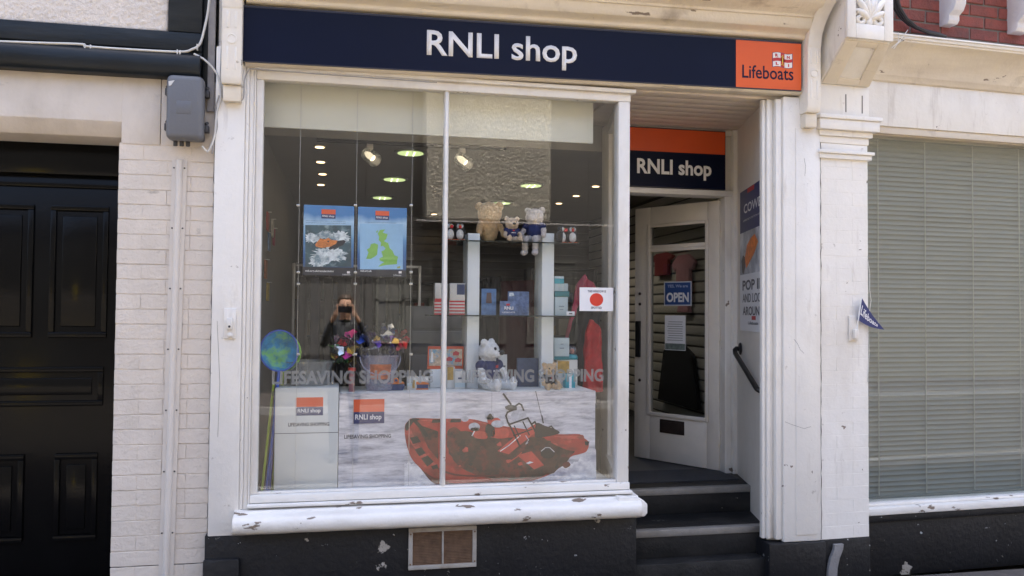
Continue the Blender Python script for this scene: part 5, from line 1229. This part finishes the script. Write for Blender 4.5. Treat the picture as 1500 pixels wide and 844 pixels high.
for (a, b), (c, d), m, lb in (((401, 560), (382, 735), CGRN, 'thin yellow green cane left of the blue fishing net cane'), ((405, 565), (393, 735), CBLU, 'blue cane standing close behind the fishing net')):
    t = thing('cane', lb, 'cane', PT(c, d, .215)); MB().tube([PT(a, b, .215), PT(c, d, .215)], .007, 8).build('rod', m, t, smooth=True)
t = thing('cane_tie', 'clear plastic tie holding the fishing net canes together', 'tie', PT(404, 576, .2)); q = PT(404, 576, .21)
MB().lathe([(.022, -.012), (.024, 0), (.022, .012)], q, 14).build('band', CLEARB, t, smooth=True)
# clear tub behind the plinth
q = PT(458, 556, .55); t = thing('clear_tub', 'empty clear plastic tub behind the grey display box', 'tub', (q.x, .45, plz))
MB().lathe([(.105, .0), (.130, .125), (.142, .127), (.142, .135), (.128, .135), (.103, .004)], (q.x-.01, .33, plz+.001), 28).build('wall', CLEARB, t, smooth=True)
# bucket with foil windmills
bq = PT(556, 578, .36); zb2 = 1.1345
bk_ = thing('clear_bucket', 'clear plastic seaside bucket with orange print holding foil windmills', 'bucket', (bq.x, .36, zb2))
MB().lathe([(.078, 0), (.110, .195), (.118, .197), (.118, .206), (.106, .206), (.076, .003)], (bq.x, .36, zb2), 32).build('wall', CLEARP, bk_, smooth=True)
hpts = [V((bq.x+.115*math.cos(math.pi*i/12), .36-.06*math.sin(math.pi*i/12)-.06, zb2+.197-.10*math.sin(math.pi*i/12))) for i in range(13)]
MB().tube(hpts, .004, 6).build('handle', CLEARP, bk_, smooth=True)
mb = MB()
for a0 in range(-5, 5):
    a, b = rad(-90+a0*7), rad(-90+(a0+1)*7); r0, r1 = .0925, .107
    mb.poly([(bq.x+r0*math.cos(a), .36+r0*math.sin(a), zb2+.07), (bq.x+r0*math.cos(b), .36+r0*math.sin(b), zb2+.07), (bq.x+r1*math.cos(b), .36+r1*math.sin(b), zb2+.155), (bq.x+r1*math.cos(a), .36+r1*math.sin(a), zb2+.155)])
mb.build('orange_print', mat('bucket_print', (.55, .16, .06), .5, .4, 40, alpha=.8), bk_)
t = thing('bucket_filling', 'teal and grey paper strands packed in the clear bucket', 'filling', (bq.x, .36, zb2+.01)); t['kind'] = 'stuff'
mb = MB(); rnd = random.Random(9)
for i in range(60):
    a = rnd.uniform(0, 6.28); r = rnd.uniform(0, .065); p = V((bq.x+r*math.cos(a), .36+r*math.sin(a), zb2+.01+rnd.uniform(0, .05)))
    d_ = V((rnd.uniform(-1, 1), rnd.uniform(-1, 1), rnd.uniform(-.3, 1.4))).normalized()*.045; e_ = d_.orthogonal().normalized()*.004
    mb.poly([p-e_, p+e_, p+e_+d_, p-e_+d_])
o = mb.build('strands', mat('strand_teal', (.08, .22, .24), .5, .5, 50), t); o['kind'] = 'stuff'
FOIL = [mat('foil_'+n_, c_, .16, .2, 60, metal=.95) for n_, c_ in (('silver', (.80, .80, .82)), ('blue', (.03, .07, .34)), ('magenta', (.36, .02, .14)), ('purple', (.10, .04, .24)), ('red', (.42, .02, .03)), ('navy', (.02, .035, .14)), ('green', (.03, .20, .07)), ('gold', (.60, .38, .06)))]
wm = [(490, 506, .33, 0), (514, 497, .36, 2), (530, 490, .40, 1), (545, 500, .33, 3), (558, 492, .38, 5), (572, 503, .33, 3), (585, 497, .36, 4), (568, 488, .42, 0), (518, 520, .31, 7), (500, 520, .34, 6), (540, 512, .36, 5), (580, 512, .38, 1)]
colw = ['silver', 'magenta', 'bright blue', 'purple', 'navy blue', 'violet', 'red', 'tall silver', 'gold', 'green', 'dark navy', 'blue']
for i, (px, py, Y, f0) in enumerate(wm):
    c = PT(px, py, Y); rnd = random.Random(20+i)
    t = thing('foil_windmill', '%s foil windmill toy bunched among others in the clear bucket' % colw[i], 'windmill toy', (bq.x, .36, zb2), 0, 'foil windmills in the bucket')
    b = V((bq.x+(c.x-bq.x)*.22, .36, zb2+.006)); MB().tube([b, c], .0022, 6).build('stick', CLEARB, t)
    ax = V((rnd.uniform(-.7, .7), -1, rnd.uniform(-.2, .8))).normalized(); M3 = ax.to_track_quat('Z', 'Y').to_matrix()
    MB().ell(c+ax*.006, .006, 8, 6).build('hub', FOIL[0], t, smooth=True)
    for k in range(6):
        a = 2*math.pi*k/6+rnd.uniform(-.15, .15); mb = MB(); r_ = .056*rnd.uniform(.8, 1.2)
        def lp(rr, an, hh): return c+M3 @ V((rr*math.cos(an), rr*math.sin(an), hh))
        mb.poly([lp(.004, a, 0), lp(r_, a-.25, .004), lp(r_*1.05, a+.12, .020)]); mb.poly([lp(.004, a, 0), lp(r_*1.05, a+.12, .020), lp(r_*.7, a+.65, .026)])
        mb.build('vane', FOIL[f0] if k % 3 else FOIL[(f0+rnd.randrange(8)) % 8], t)
# red topped tube and toy boats
q = PT(515, 578, .30); t = thing('toy_tube', 'slim clear bubble tube with red cap left of the bucket', 'tube', (q.x, .30, zb2))
MB().tube([(q.x, .30, zb2), (q.x, .30, zb2+.105)], .017, 14).build('tube', mat('tube_pink', (.30, .12, .13), .3), t, smooth=True, angle=40)
MB().tube([(q.x, .30, zb2+.1155), (q.x, .30, zb2+.135)], .021, 14).build('cap', mat('cap_red', (.55, .05, .04), .35), t, smooth=True, angle=40)
TOYO = mat('toy_orange', (.60, .16, .03), .35); TOYN = mat('toy_navy', (.02, .04, .12), .35)
def toy_boat(label, px0, px1, Y, hull, top):
    a, b = PT(px0, 570, Y).x, PT(px1, 570, Y).x; t = thing('toy_boat', label, 'toy boat', ((a+b)/2, Y, zb2)); w_ = b-a
    pf = [(a+w_*.08, zb2), (b-w_*.12, zb2), (b, zb2+.030), (b-w_*.02, zb2+.036), (a, zb2+.034)]
    MB().extr(pf, Y-.02, Y+.02, 'y').build('hull', hull, t, .004)
    MB().extr([(a, zb2+.0365), (b-w_*.02, zb2+.0385), (b-w_*.06, zb2+.048), (a, zb2+.046)], Y-.022, Y+.022, 'y').build('rubbing_strake', top, t, .003)
    MB().extr([(a+w_*.18, zb2+.047), (a+w_*.70, zb2+.049), (a+w_*.58, zb2+.072), (a+w_*.22, zb2+.072)], Y-.015, Y+.015, 'y').build('cabin', top, t, .003)
    MB().extr([(a+w_*.40, zb2+.052), (a+w_*.60, zb2+.052), (a+w_*.54, zb2+.066), (a+w_*.42, zb2+.066)], Y-.0165, Y-.0152, 'y').build('cabin_window', TOYN, t)
toy_boat('orange and navy toy lifeboat right of the bucket', 567, 593, .34, TOYN, TOYO)
x0, x1, z0, z1 = rect(596, 558, 628, 576, .36)
logo_box('toy_carton', 'white toy carton printed with an orange and navy lifeboat', 'toy box', x0, x1, .36, .42, zb2, zb2+.075, CRM, [('print_navy', TOYN, .45, .98, .10, .40), ('print_orange', TOYO, .42, 1, .40, .62), ('print_orange', TOYO, .42, .98, .0, .10), ('print_gold', mat('gold_print', (.42, .26, .06), .5), .25, .36, .12, .75), ('print_sky', PALEB, .0, .24, .3, .9)])

# ================================================================== deeper shop
DKF = mat('shop_fixture', (.035, .035, .04), .6); GRF = mat('shop_cabinet', (.20, .20, .21), .5)
cb = thing('grey_cabinet', 'grey drawer cabinet standing deep in the shop behind the striped tins', 'cabinet', (.85, 1.9, .484))
x0, x1 = PT(600, 500, 1.8).x, PT(650, 500, 1.8).x
bx('body', GRF, cb, x0, x1+.25, 1.8, 2.2, .484, PT(600, 448, 1.8).z, .004)
for i in range(6): bx('drawer', mat('cabinet_drawer', (.24, .24, .25), .5), cb, x0+.02, x1+.23, 1.785, 1.7995, .56+i*.18, .56+i*.18+.16, .004)
rk = thing('clothes_rail', 'dark clothes rail with hanging coats deep in the shop', 'clothes rail', (0, 2.4, .484))
bx('rail', STEEL, rk, -.40, .62, 2.40, 2.42, 1.95, 1.97, .002)
for x in (-.40, .62): bx('upright', STEEL, rk, x-.012, x+.012, 2.398, 2.422, .484, 1.97, .002)
for i in range(9):
    x = -.33+i*.105; c_ = [(.016, .016, .02), (.02, .025, .05), (.03, .03, .032), (.012, .014, .02), (.04, .015, .018)][i % 5]
    t = thing('hanging_coat', '%s coat hanging on the clothes rail deep in the shop' % ('black', 'navy', 'charcoal', 'blue black', 'maroon')[i % 5], 'coat', (x, 2.41, 1.0), 0, '%s coats on the rail' % ('black', 'navy', 'charcoal', 'blue black', 'maroon')[i % 5])
    MB().extr([(-.20+2.41, 1.86), (.20+2.41, 1.86), (.23+2.41, 1.05), (-.23+2.41, 1.05)], x-.035, x+.035, 'x').build('cloth', mat('coat_%d' % (i % 5), c_, .9), t, .025)
    MB().tube([(x, 2.41, 1.86), (x, 2.41, 1.90), (x, 2.395, 1.945), (x, 2.41, 1.962)], .003, 6).build('hanger', STEEL, t)
for i, (x, y, z0, z1, c_) in enumerate(((.9, 4.6, .484, 1.9, (.03, .03, .035)), (1.7, 4.4, .484, 1.7, (.05, .035, .03)), (2.5, 4.9, .484, 2.1, (.04, .04, .045)), (-.2, 4.8, .484, 2.1, (.035, .04, .05)))):
    t = thing('shelf_rack', ('dark open shelf rack of boxes by the back wall of the shop', 'low brown shelf rack at the back of the shop', 'tall dark shelf rack in the rear corner past the door', 'tall blue grey shelf rack in the rear left corner')[i], 'rack', (x, y, z0))
    m = mat('rack_%d' % i, c_, .6)
    for sx in (-.38, .38): bx('side', m, t, x+sx-.015, x+sx+.015, y-.2, y+.2, z0, z1, .002)
    nsh = int((z1-z0)/.33)
    for k in range(nsh+1): bx('shelf', m, t, x-.364, x+.364, y-.2, y+.2, z0+.04+k*(z1-z0-.06)/nsh, z0+.06+k*(z1-z0-.06)/nsh, .002)
    rnd = random.Random(40+i)
    for k in range(nsh):
        xx = x-.34
        while xx < x+.24:
            ck = rnd.randrange(6); w_ = rnd.uniform(.06, .14); zz = z0+.061+k*(z1-z0-.06)/nsh
            b = bx('stock_box', mat('stock_%d' % ck, [(.05, .08, .14), (.22, .05, .04), (.22, .21, .2), (.10, .14, .12), (.16, .12, .05), (.04, .04, .05)][ck], .6), None, xx, xx+w_, y-.18, y, zz, zz+rnd.uniform(.1, .2), .002)
            tag(b, '%s stock carton on the %s' % (('blue', 'red', 'pale grey', 'green', 'ochre', 'black')[ck], ('dark open rack by the back wall', 'low brown rack', 'tall dark rack past the door', 'tall blue grey rack')[i]), 'carton', '%s cartons on rack %s' % (('blue', 'red', 'grey', 'green', 'ochre', 'black')[ck], 'abcd'[i])); xx += w_+rnd.uniform(.01, .05)
for i, (px, py) in enumerate(((392, 322), (399, 332), (394, 352), (389, 392), (392, 425), (401, 345))):
    q = PL(px, py, V((-.515, 0, 0)), X3); c_ = [(.35, .05, .04), (.5, .48, .45), (.10, .2, .4), (.35, .12, .05), (.5, .35, .06), (.3, .05, .1)][i]
    t = thing('hanging_packet', ('red', 'white', 'blue', 'rust', 'yellow', 'crimson')[i]+' packet hanging on the inner left wall of the window', 'packet', q)
    bx('card', mat('packet_%d' % i, c_, .5, .3, 60), t, -.519, -.508, q.y-.06, q.y+.06, q.z-.075, q.z+.05, .002); bx('hook', STEEL, t, -.52, -.49, q.y-.003, q.y+.003, q.z+.05, q.z+.056, 0)
# seen through the door glass: shirts on the slat wall
def wall_garment(label, px0, py0, px1, py1, m, shape, xw=3.03):
    o, n = V((xw, 0, 0)), V((-1, 0, 0))
    a, b = PL(px0, py0, o, n), PL(px1, py1, o, n); y1, y0, z1, z0 = a.y, b.y, a.z, b.z
    t = thing('hanging_shirt', label, 'garment', (xw, (y0+y1)/2, z0)); mb = MB()
    pts = [(y1+(y0-y1)*s, z1+(z0-z1)*v) for s, v in shape]
    mb.extr(pts, xw-.05, xw, 'x') if 0 else mb.bm.faces.new([mb.bm.verts.new((xw-.05, y, z)) for y, z in pts])
    r = bmesh.ops.extrude_face_region(mb.bm, geom=mb.bm.faces[:])
    for g in r['geom']:
        if isinstance(g, bmesh.types.BMVert): g.co.x = xw-.008
    mb.build('cloth', m, t, .012)
TS = ((.3, 0), (.7, 0), (1, .18), (.86, .36), (.78, .30), (.78, 1), (.22, 1), (.22, .30), (.14, .36), (0, .18))
CO = ((.35, 0), (.6, 0), (.85, .15), (1, 1), (0, 1), (.15, .15))
wall_garment('pale pink child shirt on the slat wall behind the door glass', 990, 376, 1024, 440, PKT, TS)
wall_garment('red printed shirt on the slat wall behind the door glass', 958, 374, 992, 402, mat('shirt_red', (.30, .03, .04), .85), TS)
wall_garment('long black coat on the slat wall behind the door glass', 970, 500, 1030, 602, BLKG, CO)
wall_garment('pink skirt on the slat wall below the pale pink shirt', 998, 442, 1016, 458, PKT, CO)

# ================================================================== across the street (seen in the glass)
OB = [mat('opposite_brick', (.055, .053, .051), .85, .3, 6, bump=.5, bscale=30), mat('opposite_roughcast', (.40, .375, .32), .9, .1, 14, bump=.5, bscale=40), mat('opposite_cream', (.24, .22, .18), .8, .08, 3), mat('opposite_grey', (.055, .053, .051), .8, .15, 4)]
def mirX(px, d): return PT(px, 400, d).x                 # the window mirrors the far side: a point d behind the glass stands d in front
def opp(name, label, x0, x1, h, m, storeys, bays, Y=-12.0, plain=None):
    t = thing(name, label, 'house', ((x0+x1)/2, Y, 0))
    bx('wall', m, t, x0, x1, Y-6, Y, 0, h, 0)
    MB().extr([(Y+.35, h), (Y-3, h+2.2), (Y-6.35, h)], x0, x1, 'x').build('roof', SLATE, t)
    for s in range(storeys):
        for b in range(bays):
            cx = x0+(x1-x0)*(b+.5)/bays; z = 1.0+s*2.75
            if plain and plain[0] < cx < plain[1]: continue
            f = MB(); w_, h_ = .55, 1.45 if s else 1.6
            for q in ((cx-w_, cx+w_, z-.06, z), (cx-w_, cx+w_, z+h_, z+h_+.06), (cx-w_, cx-w_+.06, z, z+h_), (cx+w_-.06, cx+w_, z, z+h_), (cx-.02, cx+.02, z, z+h_), (cx-w_, cx+w_, z+h_/2-.02, z+h_/2+.02)): f.box(q[0], q[1], Y-.02, Y+.04, q[2], q[3])
            fr = f.build('window_frame', mat('far_frame', (.10, .10, .09), .6), t); MB().box(cx-w_, cx+w_, Y-.02, Y+.012, z, z+h_).build('window_pane', mat('far_pane', (.10, .10, .095), .25), fr)
    return t
xa, xb = mirX(622, 11.2), mirX(806, 11.2)
opp('brick_house', 'long brown brick house opposite the shop', -16, xa-1.1, 6.9, OB[0], 2, 8, plain=(-3.2, 9))
oh = opp('roughcast_house', 'pale roughcast house with a jettied upper floor opposite the shop', xa-1.09, xb+1.0, 6.6, OB[3], 1, 3)
zj = 3.35
bx('jetty', OB[1], oh, xa, xb, -11.999, -11.24, zj, 7.2, .03)
mb = MB(); nx, nz = 250, 215; rnd = random.Random(2)
g = [[mb.bm.verts.new((xa+(xb-xa)*i/nx, -11.2 + .042*rnd.random()**1.3-.018 if 0 < i < nx and 0 < j < nz else -11.245, zj+3.8*j/nz)) for i in range(nx+1)] for j in range(nz+1)]
for j in range(nz):
    for i in range(nx): mb.bm.faces.new((g[j][i], g[j][i+1], g[j+1][i+1], g[j+1][i]))
mb.build('roughcast_front', OB[1], oh, smooth=True, angle=180)
MB().extr([(-11.99, zj-.001), (-11.25, zj-.001), (-11.99, zj-.55)], xb-.25, xb-.05, 'x').build('jetty_bracket', NAVYT, oh)
MB().extr([(-11.99, zj-.001), (-11.25, zj-.001), (-11.99, zj-.55)], xa+.05, xa+.25, 'x').build('jetty_bracket', NAVYT, oh)
bx('jetty_gutter', mat('gutter_grey', (.26, .25, .24), .5), oh, xa-.2, xb+1.6, -11.19, -11.11, 3.29, 3.33, .01)
opp('grey_house', 'grey rendered house opposite, next to the roughcast one', xb+1.01, xb+7.0, 6.8, OB[3], 2, 4, plain=(2, 30))
opp('cream_house', 'cream house opposite the blind window', xb+7.01, xb+22, 6.6, OB[2], 2, 9, plain=(2, 22))
# grit bin added out of view for a yellow reflection in the black door
gb = thing('added_grit_bin', 'yellow grit bin added opposite the black door for its reflection', 'grit bin', (-2.6, -10.0, 0))
gx = PT(25, 570, 10.4).x; YB = mat('bin_yellow', (.68, .52, .04), .4)
MB().hexa([(gx-.45, -9.85, .0), (gx+.45, -9.85, .0), (gx+.45, -10.25, .0), (gx-.45, -10.25, .0), (gx-.52, -9.80, .62), (gx+.52, -9.80, .62), (gx+.52, -10.32, .62), (gx-.52, -10.32, .62)]).build('body', YB, gb, .02)
MB().extr([(-9.77, .625), (-9.77, .68), (-10.05, .80), (-10.35, .80), (-10.35, .625)], gx-.55, gx+.55, 'x').build('lid', YB, gb, .02)

# ================================================================== the photographer (mirrored in the window)
SKIN = mat('skin', (.46, .27, .19), .55, .08, 20); DCL = mat('dark_clothes', (.020, .022, .028), .9, .2, 20); HAIR = mat('hair_brown', (.06, .038, .024), .6, .3, 60)
pr = thing('person', 'person in dark clothes holding up a phone with both hands in the street', 'person', (.03, -4.9, -.11))
GZ = -.11
verts = [((0, -4.95, .95), .16), ((0, -4.95, 1.15), .15), ((0, -4.93, 1.36), .165), ((0, -4.90, 1.47), .07), ((0, -4.86, 1.545), .058), ((0, -4.85, 1.62), .088), ((0, -4.845, 1.69), .082), ((0, -4.85, 1.735), .055)]
edges = [(i, i+1) for i in range(7)]
def chain(start, pts):
    p = start
    for co, r in pts: verts.append((co, r)); edges.append((p, len(verts)-1)); p = len(verts)-1
    return p
for s in (-1, 1):
    chain(0, [((s*.10, -4.95, .86), .105), ((s*.115, -4.94, .47), .065), ((s*.12, -4.97, .06), .045), ((s*.125, -4.97, GZ+.05), .042), ((s*.14, -4.82, GZ+.035), .035)])
    sh_ = chain(2, [((s*.17, -4.93, 1.40), .065)])
    el = chain(sh_, [((s*.24, -4.86, 1.18), .045)])
    wr = chain(el, [((s*.15, -4.62, 1.46), .030)])
    pm_ = chain(wr, [((s*.115, -4.555, 1.53), .026)])
    for k, (dx, dz) in enumerate(((.0, .055), (-.006, .040), (-.008, .022), (-.006, .004))):
        chain(pm_, [((s*(.105), -4.535, 1.55+dz-.02), .0095), ((s*(.092), -4.512, 1.56+dz-.02), .0085), ((s*(.078+dx), -4.498, 1.562+dz-.02), .0075)])
    chain(pm_, [((s*.10, -4.56, 1.52), .011), ((s*.078, -4.535, 1.545), .010)])
me = bpy.data.meshes.new('body'); me.from_pydata([v[0] for v in verts], edges, []); me.update()
bo = bpy.data.objects.new('body', me); COL.objects.link(bo); bo.location = (.02, 0, 0); setp(bo, pr)
bo.modifiers.new('skin', 'SKIN'); bo.modifiers.new('sub', 'SUBSURF').levels = 1; bo.modifiers['sub'].render_levels = 1
for i, (c, r) in enumerate(verts): me.skin_vertices[0].data[i].radius = (r, r)
me.skin_vertices[0].data[0].use_root = True
_pm = bpy.data.materials.new('person_skin_and_clothes'); _pm.use_nodes = True; _nt = _pm.node_tree
_g = nd(_nt, 'ShaderNodeNewGeometry'); _s = nd(_nt, 'ShaderNodeSeparateXYZ'); _nt.links.new(_g.outputs['Position'], _s.inputs[0])
c1 = nd(_nt, 'ShaderNodeMath', operation='GREATER_THAN'); c1.inputs[1].default_value = 1.485; _nt.links.new(_s.outputs['Z'], c1.inputs[0])
c2 = nd(_nt, 'ShaderNodeMath', operation='GREATER_THAN'); c2.inputs[1].default_value = -4.595; _nt.links.new(_s.outputs['Y'], c2.inputs[0])
c3 = nd(_nt, 'ShaderNodeMath', operation='GREATER_THAN'); c3.inputs[1].default_value = 1.2; _nt.links.new(_s.outputs['Z'], c3.inputs[0])
c4 = nd(_nt, 'ShaderNodeMath', operation='MULTIPLY'); _nt.links.new(c2.outputs[0], c4.inputs[0]); _nt.links.new(c3.outputs[0], c4.inputs[1])
c5 = nd(_nt, 'ShaderNodeMath', operation='MAXIMUM'); _nt.links.new(c1.outputs[0], c5.inputs[0]); _nt.links.new(c4.outputs[0], c5.inputs[1])
_m = nd(_nt, 'ShaderNodeMix', data_type='RGBA'); _m.inputs['A'].default_value = (.02, .022, .028, 1); _m.inputs['B'].default_value = (.46, .27, .19, 1)
_nt.links.new(c5.outputs[0], _m.inputs['Factor']); _nt.links.new(_m.outputs['Result'], _nt.nodes['Principled BSDF'].inputs['Base Color']); _nt.nodes['Principled BSDF'].inputs['Roughness'].default_value = .7
me.materials.append(_pm)
mb = MB(); mb.ell((.02, -4.868, 1.70), (.088, .092, .082), 20, 14)
for v in mb.bm.verts:
    if v.co.y > -4.83 and v.co.z < 1.735: v.co.y = -4.83-.02*(1.735-v.co.z)
mb.build('hair', HAIR, pr, smooth=True)
MB().ell((.02, -4.755, 1.625), (.014, .020, .022), 10, 8).build('nose', SKIN, pr, smooth=True)
for s in (-1, 1):
    MB().ell((.02+s*.032, -4.770, 1.655), (.014, .008, .009), 10, 8).build('eye', mat('eye_dark', (.05, .04, .035), .2), pr, smooth=True)
    MB().ell((.02+s*.088, -4.85, 1.63), (.010, .022, .032), 10, 8).build('ear', SKIN, pr, smooth=True)
MB().ell((.02, -4.768, 1.578), (.026, .010, .007), 10, 8).build('mouth', mat('lips', (.30, .12, .10), .5), pr, smooth=True)
ph = thing('phone', 'black phone held up in both hands in front of the face', 'phone', (.02, -4.49, 1.56))
bx('body', mat('phone_black', (.01, .01, .012), .2), ph, -.055, .09, -4.494, -4.484, 1.565, 1.637, .003)
MB().lathe([(.006, 0), (.006, .002), (.003, .0025)], (0, -4.4838, 1.60), 14, Matrix.Rotation(rad(-90), 3, 'X')).build('lens', mat('lens_glass', (.02, .02, .03), .05), ph)
